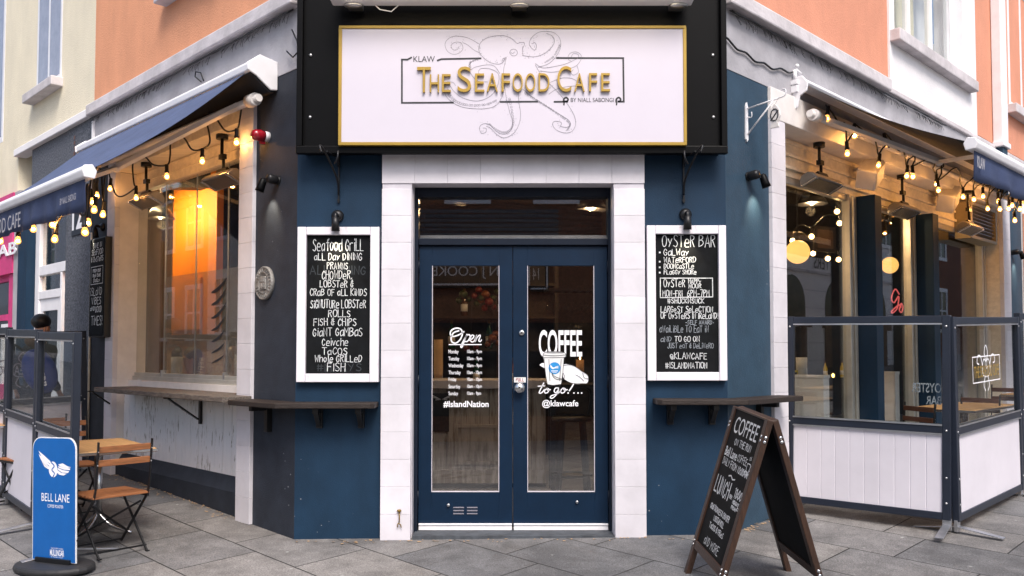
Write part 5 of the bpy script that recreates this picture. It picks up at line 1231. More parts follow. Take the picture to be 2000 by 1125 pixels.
def bz(a, b, c_, d, txt, **k): printed(m, txt, -WP+a*2*WP, -WP+c_*2*WP, z0p+(1-d)*(HP-z0p), z0p+(1-b)*(HP-z0p), yp2, **k)
bz(.22, .455, .86, .52, "BELL LANE"); bz(.36, .545, .72, .57, "COFFEE ROASTER"); bz(.42, .905, .74, .955, "MULLINGAR", bold=.02); bz(.44, .89, .72, .90, "THE OLD PRINT WORKS"); bz(.44, .96, .72, .968, "CO. WESTMEATH IRELAND")
def bp(u, v): return (-WP+u*2*WP, z0p+(1-v)*(HP-z0p))
# winged bean: drawn in the photo's own panel proportions
def bq(x, y):
    xl = 180+(y-330)*.0556; xr = 412+(y-380)*.068; yt = 312+.12*(x-200); yb = 1055+.27*(x-222)
    return bp((x-xl)/(xr-xl), (y-yt)/(yb-yt))
def shape(pts, dy=0., m_=None):
    q = [bq(*p) for p in pts]; (m_ or m).add([(a, yp2-dy, b) for a, b in q], [tuple(range(len(q)))])
shape([(303+23*math.cos(t*.314)+6*math.sin(t*.314), 520+49*math.sin(t*.314)) for t in range(20)])
for pts in ([(217, 397), (250, 430), (284, 466), (290, 486), (268, 470), (236, 436)], [(219, 416), (245, 446), (288, 490), (287, 502), (250, 468), (228, 440)], [(227, 440), (250, 466), (284, 504), (280, 512), (250, 484)], [(240, 466), (262, 488), (283, 512), (276, 516), (254, 496)],
            [(328, 492), (352, 488), (378, 508), (397, 517), (372, 520), (340, 506)], [(328, 502), (352, 512), (394, 524), (392, 534), (360, 528), (332, 512)], [(328, 513), (356, 530), (390, 540), (384, 551), (352, 544), (328, 524)], [(326, 526), (348, 546), (378, 554), (362, 564), (338, 556), (324, 540)]):
    shape(pts, .0003)
q = [bq(*p) for p in ((292, 478), (308, 500), (297, 522), (312, 545), (305, 566))]; cv = catmull([(a, b, 0) for a, b in q], 4)
e2 = MB(bs); e2.ribbon([(v.x, v.y) for v in cv], .008, yp2-.0006); e2.build("bean_crease", "blue_panel")
m.build("emblem_lettering", "decal_white")
# ================================================================== folding chairs and tables
def folding_chair(label, x, y, rz, wood="wood_chair", k=.9, group="slatted folding bistro chairs"):
    """chair faces local +y; origin on the ground under the seat centre"""
    T = bpy.data.objects.new("folding_chair", None); C.objects.link(T)
    T.matrix_world = Matrix.Translation((x, y, gz(x, y))) @ Matrix.Rotation(R_(rz), 4, 'Z') @ Matrix.Diagonal((k, k, k, 1))
    T["label"] = label; T["category"] = "chair"; T["group"] = group; ORG[T.name] = (0, 0, 0)
    w = .205
    for s in (-1, 1):
        x_ = s*w
        m = MB(T); m.bar((x_, -.235, .86), (x_, -.20, .50), .022, .010, (1, 0, 0)); m.bar((x_, -.20, .50), (x_, -.175, .43), .022, .010, (1, 0, 0)); m.bar((x_, -.175, .43), (x_, .24, .0), .022, .010, (1, 0, 0)); m.build("leg", "black_metal", bevel=.002)
        xi = s*(w-.022)
        m = MB(T); m.bar((xi, .19, .43), (xi, -.23, .0), .022, .010, (1, 0, 0)); m.box(xi-.012, xi+.012, -.245, -.215, 0, .012); m.build("leg", "black_metal", bevel=.002)
    m = MB(T); m.bar((-w, -.19, .425), (-w, .19, .425), .012, .02); m.bar((w, -.19, .425), (w, .19, .425), .012, .02)
    for (y_, z_) in ((.205, .036), (-.19, .045)): m.bar((-w+.01, y_, z_), (w-.01, y_, z_), .012, .012)
    m.bar((-w+.02, .12, .125), (w-.02, -.12, .125+.25), .008, .016); m.bar((w-.02, .12, .125), (-w+.02, -.12, .125+.25), .008, .016)
    m.build("stretcher", "black_metal")
    m = MB(T); n = 7
    for i in range(n): a = -.19+.40*i/n; m.box(-w-.012, w+.012, a, a+.047, .435, .452)
    m.build("seat", wood, bevel=.004)
    for z_ in (.80, .70):
        yy = -.235+(.86-z_)*.09-.0
        m = MB(T); m.box(-w+.004, w-.004, yy+.004, yy+.018, z_-.024, z_+.024); r = m.build("backrest_slat", wood, bevel=.004)
        m = MB(T)
        for s in (-1, 1):
            for dz_ in (-.012, .012): m.lathe([(.006, 0), (.006, .003), (0, .005)], (s*w, yy-.006, z_+dz_), (0, -1, 0), 8)
        m.build("rivet", "galv", r)
    return T
def chair_on(label, f, x, y, rz, **k):
    w = FR[f] @ Vector((x, y, 0)); return folding_chair(label, w.x, w.y, DEG[f]+rz, **k)
def table(label, x, y, rz, sx, sy, h, group="pavement terrace tables"):
    T = bpy.data.objects.new("bistro_table", None); C.objects.link(T); T.matrix_world = Matrix.Translation((x, y, gz(x, y))) @ Matrix.Rotation(R_(rz), 4, 'Z')
    T["label"] = label; T["category"] = "table"; T["group"] = group; ORG[T.name] = (0, 0, 0)
    m = MB(T); m.box(-sx/2, sx/2, -sy/2, sy/2, h-.028, h); m.build("tabletop", "wood_table", bevel=.005)
    m = MB(T); b = .006
    m.box(-sx/2-b, -sx/2-.0005, -sy/2-b, sy/2+b, h-.024, h-.006); m.box(sx/2+.0005, sx/2+b, -sy/2-b, sy/2+b, h-.024, h-.006); m.box(-sx/2, sx/2, -sy/2-b, -sy/2-.0005, h-.024, h-.006); m.box(-sx/2, sx/2, sy/2+.0005, sy/2+b, h-.024, h-.006); m.build("edging", "steel")
    m = MB(T); m.tube([(0, 0, .06), (0, 0, h-.03)], .03, 14); m.lathe([(.05, h-.05), (.16, h-.03)], (0, 0, 0), (0, 0, 1), 14); m.build("column", "steel")
    for k in range(4):
        a = math.pi/4+k*math.pi/2; m = MB(T); m.tube(catmull([(0, 0, .16), (.10*math.cos(a), .10*math.sin(a), .07), (.27*math.cos(a), .27*math.sin(a), .015)], 4), .017, 8, r2=.012); m.build("foot", "steel")
    return T
def table_on(label, f, x, y, rz, *a): w = FR[f] @ Vector((x, y, 0)); return table(label, w.x, w.y, DEG[f]+rz, *a)
# left terrace (frame L: x along the wall to the right, y towards the wall)
chair_on("slatted wooden folding chair nearest the camera, behind the blue pavement sign", 'L', -.68, -1.03, 90+6)
table_on("small wooden table with steel edge inside the left windbreak", 'L', -1.22, -.92, -6, .92, .56, .655)
chair_on("slatted folding chair on the far side of the left wooden table", 'L', -2.02, -.86, -90)
table_on("wooden table at the left edge seen through the windbreak panes", 'L', -3.1, -.95, 0, .62, .56, .66)
chair_on("folding chair seen through the glass at the far left table", 'L', -2.62, -.98, 100)
# right terrace
fr = lambda px, py, dep: loc('R', PD(px, py, dep))
p = fr(1780, 815, 7.35); chair_on("dark folding chair behind the boarded windbreak screen at right", 'R', p.x, p.y+.1, 60, wood="wood_chair_dark")
p = fr(1850, 815, 7.9); table_on("wooden table inside the right windbreak", 'R', p.x+.15, p.y-.1, 0, 1.25, .55, .68)
def reserve(T, txt, k=.9):
    m = MB(T); m.box(-.07, .07, -.245, -.2425, .675, .715); st = m.build("reserved_tag", "yellow")
    return T
p = fr(1912, 790, 7.9); t_ = chair_on("dark folding chair with yellow tag behind the side windbreak pane", 'R', p.x, p.y+.1, 75, wood="wood_chair_dark"); reserve(t_, "")
p = fr(1962, 772, 8.8); t_ = chair_on("dark folding chair farthest right behind the side windbreak pane", 'R', p.x, p.y, 88, wood="wood_chair_dark"); reserve(t_, "")
p = fr(1990, 800, 8.6); table_on("second wooden table at the right edge inside the windbreak", 'R', p.x+.5, p.y-.1, 0, .9, .55, .68)

# ================================================================== neighbours on the left
nb = thing("cream_house", "cream rendered house with dark pebble dashed ground floor and white door left of the cafe", "house", 'L', (-4.05, 0, .1))
def npart(name, matn, boxes, bevel=0, par=None, T=None):
    m = MB(T or nb)
    for b in boxes: m.box(*b)
    return m.build(name, matn, par or 'T', bevel=bevel)
def Lx(px, y=0, py=400): return P('L', px, py, y)[0]
xd0, xd1 = Lx(131), Lx(61); xn0, xn1 = Lx(61), Lx(44); xg = Lx(34); xend = xg
npart("wall", "cream_render", [(xend, lend-.002, 0, .3, 3.93, ZT), ])
npart("ground_floor_wall", "pebbledash", [(xd0+.002, lend-.002, -.005, .3, -.2, 3.86), (xd1, xd0+.002, 0, .3, 3.05, 3.86)])
npart("band", "white_render", [(xend, lend-.002, -.06, .1, 3.86, 3.95)], .01)
npart("pilaster", "navy", [(xn1, xn0, -.04, .3, -.2, 3.0)]); npart("pilaster", "fascia_grey", [(xg, xn1-.002, -.03, .3, -.2, 3.4)])
# tall white door frame with panes
xm_ = xd0-(xd0-xd1)*.42
m = MB(nb); y0 = .06; zA, zB_, zC = P('L', 90, 527, .06)[1], P('L', 90, 575, .06)[1], 3.0; g0 = .1
for a in ((xd1, xd1+.16, zC, g0), (xd0-.04, xd0, zC, g0)): m.box(a[0], a[1], y0, y0+.08, a[3], a[2])
m.box(xd1+.16, xd0-.04, y0+.002, y0+.078, zA-.06, zA+.06); m.box(xd1+.16, xd0-.35, y0+.002, y0+.078, zB_-.05, zB_+.05); m.box(xd0-.40, xd0-.34, y0+.004, y0+.076, g0, zA-.06); m.box(xd1+.16, xd0-.04, y0+.002, y0+.078, zC-.06, zC)
df = m.build("door_frame", "white_paint", bevel=.006)
npart("pane", "glass_win", [(xd1+.16, xd0-.04, y0+.04, y0+.046, zA+.06, zC-.06), (xd1+.16, xd0-.4, y0+.04, y0+.046, zB_+.05, zA-.06), (xd0-.34, xd0-.04, y0+.04, y0+.046, g0+.6, zA-.06)], par=df)
d_ = npart("door", "white_paint", [(xd1+.165, xd1+.27, y0+.02, y0+.06, g0, zB_-.052), (xd0-.51, xd0-.405, y0+.02, y0+.06, g0, zB_-.052), (xd1+.27, xd0-.51, y0+.02, y0+.06, g0, g0+.9), (xd1+.27, xd0-.51, y0+.02, y0+.06, zB_-.2, zB_-.052)], .004)
npart("pane", "dark_glass", [(xd1+.27, xd0-.51, y0+.035, y0+.045, g0+.9, zB_-.2)], par=d_)
npart("hall_wall", "room_brown", [(xd1-.3, xd0+.3, 1.6, 1.7, 0, 3.2)])
xw0, xw1 = Lx(120, 0, 150), Lx(72, 0, 150); zs_w = P('L', 95, 165, -.05)[1]
w = MB(nb); f_ = .06
w.box(xw1, xw1+f_, -.004, .06, zs_w+.02, 6.3); w.box(xw0-f_, xw0, -.004, .06, zs_w+.02, 6.3); w.box((xw0+xw1)/2-.03, (xw0+xw1)/2+.03, -.004, .06, zs_w+.02, 6.3); w.box(xw1+f_, xw0-f_, -.002, .058, zs_w+.02, zs_w+.09)
w_ = w.build("window", "white_paint", bevel=.004); npart("pane", "pale_glass", [(xw1+f_, xw0-f_, -.003, .0, zs_w+.09, 6.3)], par=w_)
npart("sill", "stone_band", [(xw1-.12, xw0+.06, -.13, .02, zs_w-.09, zs_w+.02)], .01, par=w_)
xw0, xw1 = Lx(10, 0, 100), Lx(-40, 0, 100)
w = MB(nb); w.box(xw0-.08, xw0, -.004, .06, 4.2, 6.5); w.box(xw1, xw1+.08, -.004, .06, 4.2, 6.5); w.box(xw1+.08, xw0-.08, -.002, .058, 5.9, 6.0); w.box(xw1+.08, xw0-.08, -.002, .058, 4.2, 4.28); w_ = w.build("window", "white_paint"); npart("pane", "pale_glass", [(xw1+.08, xw0-.08, -.003, 0, 4.28, 6.5)], par=w_)
npart("wall", "cream_render", [(-9.5, xend-.001, 0, .3, 3.4, ZT)])
# pipe and graffiti streak on the pebble dash
npart("conduit", "white_paint", [(lend+.02, lend+.045, -.03, -.002, 3.0, 3.8)])
m = MB(nb); x, z = P('L', 146, 285, -.012); rn2 = random.Random(4)
for k in range(5): a = x+rn2.uniform(-.03, .03); m.box(a-.025, a+.02, -.010, -.008, z-.16+k*.06, z-.12+k*.06)
m.build("orange_mark", "fruit_orange")
# house number plate
x0, z1 = P('L', 142, 397, -.02); x1, z0 = P('L', 160, 445, -.02)
T = thing("number_plate", "house number plate reading 12 on the pebble dashed wall", "number sign", 'L', (x0, 0, z0))
m = MB(T); m.box(x0-.03, x1+.03, -.018, -.006, z0-.06, z1+.04); m.build("plate", "charcoal"); m = MB(T); printed(m, "12", x0-.01, x1+.01, z0, z1, -.020, bold=.03); m.build("lettering", "decal_white")
# pink shop
ps = thing("pink_shop", "bright pink shopfront at the far left edge with white letters", "shop", 'L', (xg, 0, .15))
pp_ = lambda *a, **k: npart(*a, T=ps, **k)
pp_("wall", "pink", [(-9.5, xg-.002, -.02, .3, -.1, .9), (-9.5, xg-.002, -.05, .3, 2.35, 3.4), (xg-.22, xg-.002, -.02, .3, .9, 2.35)])
w_ = pp_("window", "pink", [(-9.5, xg-.24, .02, .07, 1.75, 1.83), (-9.5, xg-.24, .02, .07, 2.27, 2.35)]); pp_("pane", "dark_glass", [(-9.5, xg-.22, .05, .06, .9, 2.35)], par=w_)
pp_("door", "white_paint", [(xg-.62, xg-.54, .0, .05, .0, 1.7), (xg-.32, xg-.24, .0, .05, .0, 1.7), (xg-.54, xg-.32, .0, .05, 1.6, 1.7)])
m = MB(ps); x1, z1 = P('L', 34, 470, -.055); x0, z0 = P('L', -14, 508, -.055); printed(m, "LAB", x0, x1, z0, z1, -.058, bold=.02, ext=.01); m.build("lettering", "decal_white")
m = MB(ps); 
for k in range(14): m.box(-9+k*.12, -8.96+k*.12, .12, .3, 1.0, 1.2+.4*random.random())
m.build("display", "off_white")
# downpipe and far right house
T = thing("downpipe", "white downpipe on the salmon wall at the right edge", "pipe", 'R', (P('R', 1955, 150, -.08)[0], -.06, 3.5))
m = MB(T); x = P('R', 1955, 150, -.08)[0]; m.box(x-.12, x+.12, -.12, -.005, 3.95, ZT); m.box(x-.15, x+.15, -.14, -.005, 3.9, 3.97); m.build("pipe", "white_paint", bevel=.01); m = MB(T); m.box(x-.10, x+.10, -.11, -.005, 3.3, 3.9); m.build("lower_pipe", "navy_lit")
rh = thing("white_shopfront", "white shopfront beyond the far tile column at the right edge", "shop", 'R', (rf1+.63, 0, .2))
m = MB(rh); m.box(rf1+.625, 11, -.02, .3, -.1, 3.39); m.build("wall", "white_render"); m = MB(rh); m.box(rf1+.62, rf1+.70, -.08, -.021, -.1, 3.2); m.build("pilaster", "orange_render")

# ================================================================== people
def skinmesh(name, chains, matn, par, lv=2):
    """chains: list of [((x,y,z), r), ...]; first vertex of a later chain may coincide with an earlier joint"""
    vs = []; es = []; rs = []; idx = {}
    for ch in chains:
        last = None
        for p, r in ch:
            k = tuple(round(c, 4) for c in p)
            if k not in idx: idx[k] = len(vs); vs.append(p); rs.append(r)
            i = idx[k]
            if last is not None and last != i: es.append((last, i))
            last = i
    me = bpy.data.meshes.new(name); me.from_pydata(vs, es, []); o = bpy.data.objects.new(name, me); C.objects.link(o)
    md = o.modifiers.new("skin", 'SKIN'); me.skin_vertices or None
    sv = me.skin_vertices[0].data
    for i, r in enumerate(rs): sv[i].radius = (r, r) if not isinstance(r, tuple) else r
    sv[0].use_root = True
    sb = o.modifiers.new("sub", 'SUBSURF'); sb.levels = lv; sb.render_levels = lv
    bpy.context.view_layer.update()
    nm = bpy.data.meshes.new_from_object(o.evaluated_get(bpy.context.evaluated_depsgraph_get()))
    o.modifiers.clear(); o.data = nm; nm.materials.clear(); nm.materials.append(MATS[matn])
    for p in nm.polygons: p.use_smooth = True
    o.parent = par; return o
def person(label, M, pose, coat="coat", legs="jeans", hat="black", sc=1.0, hood=None, sit=False, haircol="hair", hairlen=0):
    T = bpy.data.objects.new("person", None); C.objects.link(T); T.matrix_world = M @ Matrix.Diagonal((sc, sc, sc, 1)); T["label"] = label; T["category"] = "person"; ORG[T.name] = (0, 0, 0)
    h = pose.get('h', 0.); bend = pose.get('bend', 0.)      # facing local -y
    hip = (0, 0, .93+h); ch1 = (0, -bend*.5, 1.18+h); ch2 = (0, -bend, 1.38+h); nk = (0, -bend*1.15, 1.50+h); hd = (0, -bend*1.3-.015, 1.60+h); ht = (0, -bend*1.3-.01, 1.70+h)
    L = pose['legs']; A = pose['arms']
    body = [[(hip, .10), (ch1, .10), (ch2, .10), (nk, .052), (hd, (.082, .075)), (ht, (.080, .09)), ((ht[0], ht[1], ht[2]+.04), .05)]]
    jk = [[((0, 0, .88+h), (.165, .12)), (ch1, (.165, .125)), (ch2, (.175, .12)), ((nk[0], nk[1]+.0, nk[2]-.02), .07)]]
    tr = []
    for s, (k, a) in zip((-1, 1), L):
        hj = (s*.085, 0, .90+h); body.append([(hip, .10), (hj, .075), (k, .055), (a, .042)]); tr.append([((0, 0, .95+h), .12), (hj, .098), (k, .072), (a, .062)])
    for s, (e, w, f) in zip((-1, 1), A):
        sh = (s*.17, -bend, 1.40+h); body.append([(ch2, .09), (sh, .05), (e, .04), (w, .03), (f, .024)]); jk.append([(ch2, (.175, .12)), (sh, .075), (e, .062), (w, .05)])
    b = skinmesh("body", body, "skin", T)
    skinmesh("jacket", jk, coat, T); skinmesh("trousers", tr, legs, T)
    for k, a in L:
        m = MB(T); m.ball((a[0], a[1]-.07, a[2]-.045), .05, 12, 8, (.95, 2.5, .9)); m.build("shoe", "black")
    if hat:
        m = MB(T); m.ball((ht[0], ht[1]+.018, ht[2]+.022), .100, 18, 12, (.96, 1.12, .92)); m.build("beanie", hat)
    else:
        m = MB(T); m.ball((ht[0], ht[1]+.028, ht[2]+.0), .098, 16, 12, (1, 1.05, 1.0)); 
        if hairlen: m.ball((ht[0], ht[1]+.055, ht[2]-.13), .09, 14, 10, (1.1, .6, 1.6))
        m.build("hair", haircol)
    if hood:
        m = MB(T); m.ball((nk[0], nk[1]+.07, nk[2]-.0), .12, 14, 10, (1.2, .7, .65)); m.build("hood", hood)
    m = MB(T)        # face: nose, ears, eyes, mouth on the head
    m.ball((hd[0], hd[1]-.085, hd[2]+.03), .016, 8, 6, (.8, 1, 1.4)); 
    for s in (-1, 1): m.ball((hd[0]+s*.082, hd[1]+.01, hd[2]+.035), .025, 8, 6, (.4, .7, 1.2))
    m.build("nose_and_ears", "skin"); m = MB(T)
    for s in (-1, 1): m.ball((hd[0]+s*.03, hd[1]-.072, hd[2]+.055), .010, 8, 6)
    m.build("eye", "black")
    # hands with fingers
    for s, (e, w, f) in zip((-1, 1), A):
        w_, f_2 = Vector(w), Vector(f); d = (f_2-w_).normalized(); side = d.cross(Vector((0, 1, 0))).normalized(); chs = []
        base = w_+d*.07
        for k, ln in zip((-1.5, -.5, .5, 1.5), (.06, .075, .08, .07)):
            r = base+side*(k*.017); chs.append([(tuple(w_+d*.03), .022), (tuple(r), .010), (tuple(r+d*ln*.5+Vector((0, -.008, 0))), .008), (tuple(r+d*ln+Vector((0, -.024, 0))), .0065)])
        chs.append([(tuple(w_+d*.03), .022), (tuple(w_+d*.04+Vector((0, -.03, 0))), .010), (tuple(w_+d*.075+Vector((0, -.045, 0))), .008)])
        skinmesh("hand", chs, "skin", T, 1)
    return T
# man in a black beanie walking away past the terrace
wp = FR['L'] @ Vector((-4.45, -1.15, 0)); wp = PD(66, 900, 8.75); gp_ = gz(wp.x, wp.y); sc_ = 0.895
face = R_(20)
walk = dict(h=0, bend=.05, legs=[((-.09, -.14, .50), (-.10, .02, .09)), ((.09, .06, .50), (.10, .36, .14))], arms=[((-.24, .06, 1.14), (-.24, -.10, .93), (-.24, -.14, .84)), ((.25, .10, 1.16), (.27, .02, .94), (.27, .0, .85))])
pm = person("man in black beanie and dark jacket walking beyond the left windbreak", Matrix.Translation((wp.x, wp.y, gp_)) @ Matrix.Rotation(R_(160), 4, 'Z'), walk, sc=sc_, hood="coat_brown")
bgp = pm.matrix_world @ Vector((-.29, .20, 1.16)); T = thing("gym_bag", "bright blue gym bag with white lettering on the man's back", "bag", 'W', tuple(bgp))
fcam = math.degrees(math.atan2(bgp.x-CAM.x, bgp.y-CAM.y)); T.matrix_world = Matrix.Translation(bgp) @ Matrix.Rotation(R_(-fcam), 4, 'Z') @ Matrix.Rotation(R_(-20), 4, 'Y'); ORG[T.name] = (0, 0, 0)
m = MB(T); m.ball((0, 0, 0), .21, 20, 14, (.72, .55, 1.1)); m.build("bag", "bag_blue")
m = MB(T); Mt = Matrix.Translation((0, -.125, 0)) @ Matrix.Rotation(R_(-80), 4, 'Y'); printed(m, "adidas", -.15, .13, -.04, .04, 0, bold=.015, M=Mt); m.build("lettering", "decal_white")
m = MB(T); m.tube(catmull([(-.06, .05, .2), (-.12, .12, .32), (-.16, .2, .2)], 5), .012, 6); m.build("strap", "black")

# ================================================================== inside the cafe
def inside(name, label, cat, at, group=None, rz=0): return thing(name, label, cat, 'W', at, group, rz=rz)
# bar counter facing the door
T = inside("bar_counter", "bar counter of pale worn planks seen through the glazed doors", "counter", (-.75, 1.9, 0.035)); by = 1.62-1.9
zc = P('F', 905, 748, 1.62)[1]-.035; xr_ = P('F', 1066, 800, 1.62)[0]+.75
m = MB(T); n = 16
for i in range(n): a = -1.0+(xr_+1.0)*i/n; b = -1.0+(xr_+1.0)*(i+1)/n; m.box(a+.002, b-.002, by, by+.03, .1, zc-.05)
m.build("front", "bar_planks", bevel=.002)
m = MB(T); m.box(-1.05, xr_+.02, by-.06, by+.5, zc-.05, zc+.03); m.build("top", "stone_band", bevel=.008); m = MB(T); m.box(-1.0, xr_, by-.012, by-.001, .1, .22); m.build("skirting", "bar_planks")
x0 = P('F', 889, 800, 1.6)[0]+.75; x1 = P('F', 1005, 800, 1.6)[0]+.75; z1 = P('F', 900, 829, 1.6)[1]-.035; z0 = P('F', 900, 908, 1.6)[1]-.035
m = MB(T); m.box(x0, x1, by-.02, by-.001, z0, z0+.03); m.box(x0, x1, by-.02, by-.001, z1-.03, z1); m.box(x0, x0+.03, by-.02, by-.001, z0+.03, z1-.03); m.box(x1-.03, x1, by-.02, by-.001, z0+.03, z1-.03); m.build("panel_frame", "bar_planks", bevel=.003)
m = MB(T); m.box(x0+.03, x1-.03, by-.006, by-.0005, z0+.03, z1-.03); m.build("panel", "bar_planks")
m = MB(T); m.box(-1.0, xr_, by+.03, by+.45, 0, zc-.05); m.build("carcass", "room_dark")
x0, z1 = P('F', 838, 768, 1.6); x1, z0 = P('F', 877, 843, 1.6)
T2 = inside("poster", "black poster with white wings on the bar counter front", "poster", (x0, 1.6, z0), rz=0)
m = MB(T2); m.box(0, x1-x0, -.006, .014, 0, z1-z0); m.build("sheet", "black"); m = MB(T2); w_ = x1-x0
for s in (-1, 1):
    for k in range(3): m.ribbon([(w_*.62+s*.008, (z1-z0)*.84), (w_*.62+s*(.09-.02*k), (z1-z0)*.84+.04-.022*k)], .008, -.007)
m.build("wings", "decal_white")
# back bar shelves with bottles, fruit, cups
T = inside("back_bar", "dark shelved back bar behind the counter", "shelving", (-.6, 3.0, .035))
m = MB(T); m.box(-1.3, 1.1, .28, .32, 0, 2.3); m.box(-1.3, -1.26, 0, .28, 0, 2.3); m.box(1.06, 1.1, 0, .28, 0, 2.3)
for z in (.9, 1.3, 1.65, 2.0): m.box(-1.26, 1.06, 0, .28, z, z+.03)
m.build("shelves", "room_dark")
def bottle(label, x, y, z, matn, group="bottles on the back bar shelves", s=1.0, cap="gold_edge"):
    T = inside("bottle", label, "bottle", (x, y, z), group); m = MB(T); m.lathe([(.036*s, 0), (.038*s, .01), (.038*s, .17*s), (.03*s, .20*s), (.013*s, .23*s), (.013*s, .29*s), (0, .29*s)], (0, 0, 0), seg=12); m.build("glass", matn)
    m = MB(T); m.lathe([(.0385*s, .05*s), (.0385*s, .13*s)], (0, 0, 0), seg=12); m.build("label", "paper"); m = MB(T); m.lathe([(.015*s, .27*s), (.015*s, .30*s), (0, .302*s)], (0, 0, 0), seg=10); m.build("cap", cap); return T
rn = random.Random(12)
for k in range(13):
    bottle("dark liquor bottle on the dim shelves behind the bar", -1.6+k*.135, 3.1, (.965, 1.365, 1.715)[k % 3]+0, ("brown_glass", "green_glass", "amber")[rn.randrange(3)])
for k in range(9):
    mn = ("fruit_red", "fruit_orange", "fruit_green")[k % 3]; px = (935, 948, 972, 955, 968, 905, 920, 962, 940)[k]; py = (566, 575, 570, 590, 652, 575, 668, 660, 582)[k]; w = PD(px, py, 8.6)
    T = inside("hanging_fruit", ("red", "orange", "green")[k % 3]+" fruit hanging in the dark above the bar", "fruit", tuple(w), "fruit hanging above the bar"); m = MB(T); m.ball((0, 0, 0), .036+.010*(k % 2), 14, 10, (1, 1, .9)); m.ball((.05, .03, -.05), .03, 12, 8); m.ball((-.045, .02, -.06), .034, 12, 8); m.build("fruit", mn); m = MB(T); m.tube([(0, 0, .03), (.01, 0, .5)], .003, 5); m.build("string", "black")
w = PD(856, 738, 7.95); T = inside("cup_stack", "tall stack of paper cups standing on the bar counter", "cups", tuple(w)); m = MB(T)
for k in range(16): m.lathe([(.035, k*.02), (.044, k*.02+.055), (.0, k*.02+.055)], (0, 0, 0), seg=14)
m.build("cups", "kraft")
w = PD(1133, 738, 7.6); T = inside("candle", "lit pillar candle behind the right door pane", "candle", tuple(w)); m = MB(T); m.lathe([(.035, -.05), (.035, .16), (.026, .155), (0, .15)], (0, 0, 0), seg=16); m.build("wax", "wax"); m = MB(T); m.lathe([(.0, .155), (.007, .17), (.004, .19), (0, .205)], (0, 0, 0), seg=10); m.build("flame", "flame")
T2 = inside("side_table", "dark tall table holding the candle inside the right door", "table", (w.x, w.y, .035)); zt_ = w.z-.05-.035; m = MB(T2); m.box(-.3, .35, -.22, .25, zt_-.03, zt_); m.build("tabletop", "room_dark", bevel=.004)
for sx in (-.25, .3):
    for sy in (-.18, .2): m = MB(T2); m.box(sx-.02, sx+.02, sy-.02, sy+.02, 0, zt_-.03); m.build("leg", "black")
# bar stools behind the right door
def stool(label, x, y):
    T = inside("bar_stool", label, "stool", (x, y, .035), "black bar stools at the bar"); m = MB(T); m.lathe([(.17, 0), (.18, .02), (.17, .04), (0, .042)], (0, 0, .70)); m.build("seat", "black")
    for a in (0, 1, 2, 3):
        t = math.pi/4+a*math.pi/2; m = MB(T); m.bar((.12*math.cos(t), .12*math.sin(t), .70), (.19*math.cos(t), .19*math.sin(t), 0), .032, .032); m.build("leg", "black")
    m = MB(T); m.tube([(.165*math.cos(t*.3927), .165*math.sin(t*.3927), .24) for t in range(16)], .010, 6, closed=True); m.build("footrest", "black_metal")
    m = MB(T); m.tube(catmull([(-.15, .12, .74), (-.17, .16, .95), (0, .2, 1.0), (.17, .16, .95), (.15, .12, .74)], 5), .014, 8); m.bar((-.14, .17, .78), (.1, .19, .98), .02, .012); m.build("backrest", "black")
w = PD(1118, 900, 7.35); stool("black bar stool with bent backrest seen through the right door pane", w.x, w.y)
T = inside("glass_rack", "rack of hanging wine glasses lit amber inside the right door", "glass rack", (.6, 2.2, 2.0)); w = PD(1132, 590, 8.4); T.matrix_world = Matrix.Translation(w)
m = MB(T); m.box(-.35, .3, -.15, .15, .1, .13); 
for s in (-.33, .28): m.tube([(s, 0, .12), (s, 0, 1.0)], .01, 6)
m.build("frame", "black_metal")
for i in range(7):
    for j in range(2):
        m = MB(T); m.lathe([(.03, .098), (.004, .092), (.004, .02), (.03, -.02), (.034, -.06), (.028, -.09)], (-.3+i*.085, -.08+j*.15, 0), seg=12); m.build("wine_glass", "glass")
# warm lamps inside: globe pendants, each with its own lamp
def globe(label, pos, r, pw=None):
    T = inside("globe_lamp", label, "lamp", tuple(pos), "round glowing globe lamps inside"); m = MB(T); m.ball((0, 0, 0), r, 24, 16); m.build("globe", "globe"); m = MB(T); m.tube([(0, 0, r), (0, 0, 3.42-pos[2])], .006, 6); m.lathe([(.03, r-.01), (.02, r+.04)], (0, 0, 0), seg=10); m.build("cord", "black")
globe("glowing yellow globe lamp behind the first right pane", PD(1558, 492, 8.3), .115)
globe("smaller glowing globe lamp behind the second right pane", PD(1738, 518, 9.8), .095)
def lampL(name, pos, energy, col=(1, .62, .3), r=.12):
    ld = bpy.data.lights.new(name, 'POINT'); ld.energy = energy; ld.color = col; ld.shadow_soft_size = r; o = bpy.data.objects.new(name, ld); C.objects.link(o); o.location = pos; return o
def pendant(label, pos, energy, col=(1, .62, .3)):
    T = inside("pendant_lamp", label, "lamp", tuple(pos), "pendant lamps inside the cafe"); m = MB(T); m.lathe([(.16, -.05), (.10, .06), (.03, .10), (.02, .1)], (0, 0, 0), seg=20); m.build("shade", "black_metal"); m = MB(T); m.ball((0, 0, -.01), .045, 14, 10); m.build("bulb", "lamp_white"); m = MB(T); m.tube([(0, 0, .1), (0, 0, 3.42-pos[2])], .006, 6); m.build("cord", "black")
    o = lampL("lamp", (0, 0, -.12), energy, col, .05); o.parent = T
pendant("black pendant lamp over the bar counter inside the doors", (-.45, 1.15, 2.72), 22)
pendant("black pendant lamp over the side table inside the right door", (.75, 1.9, 2.72), 22)
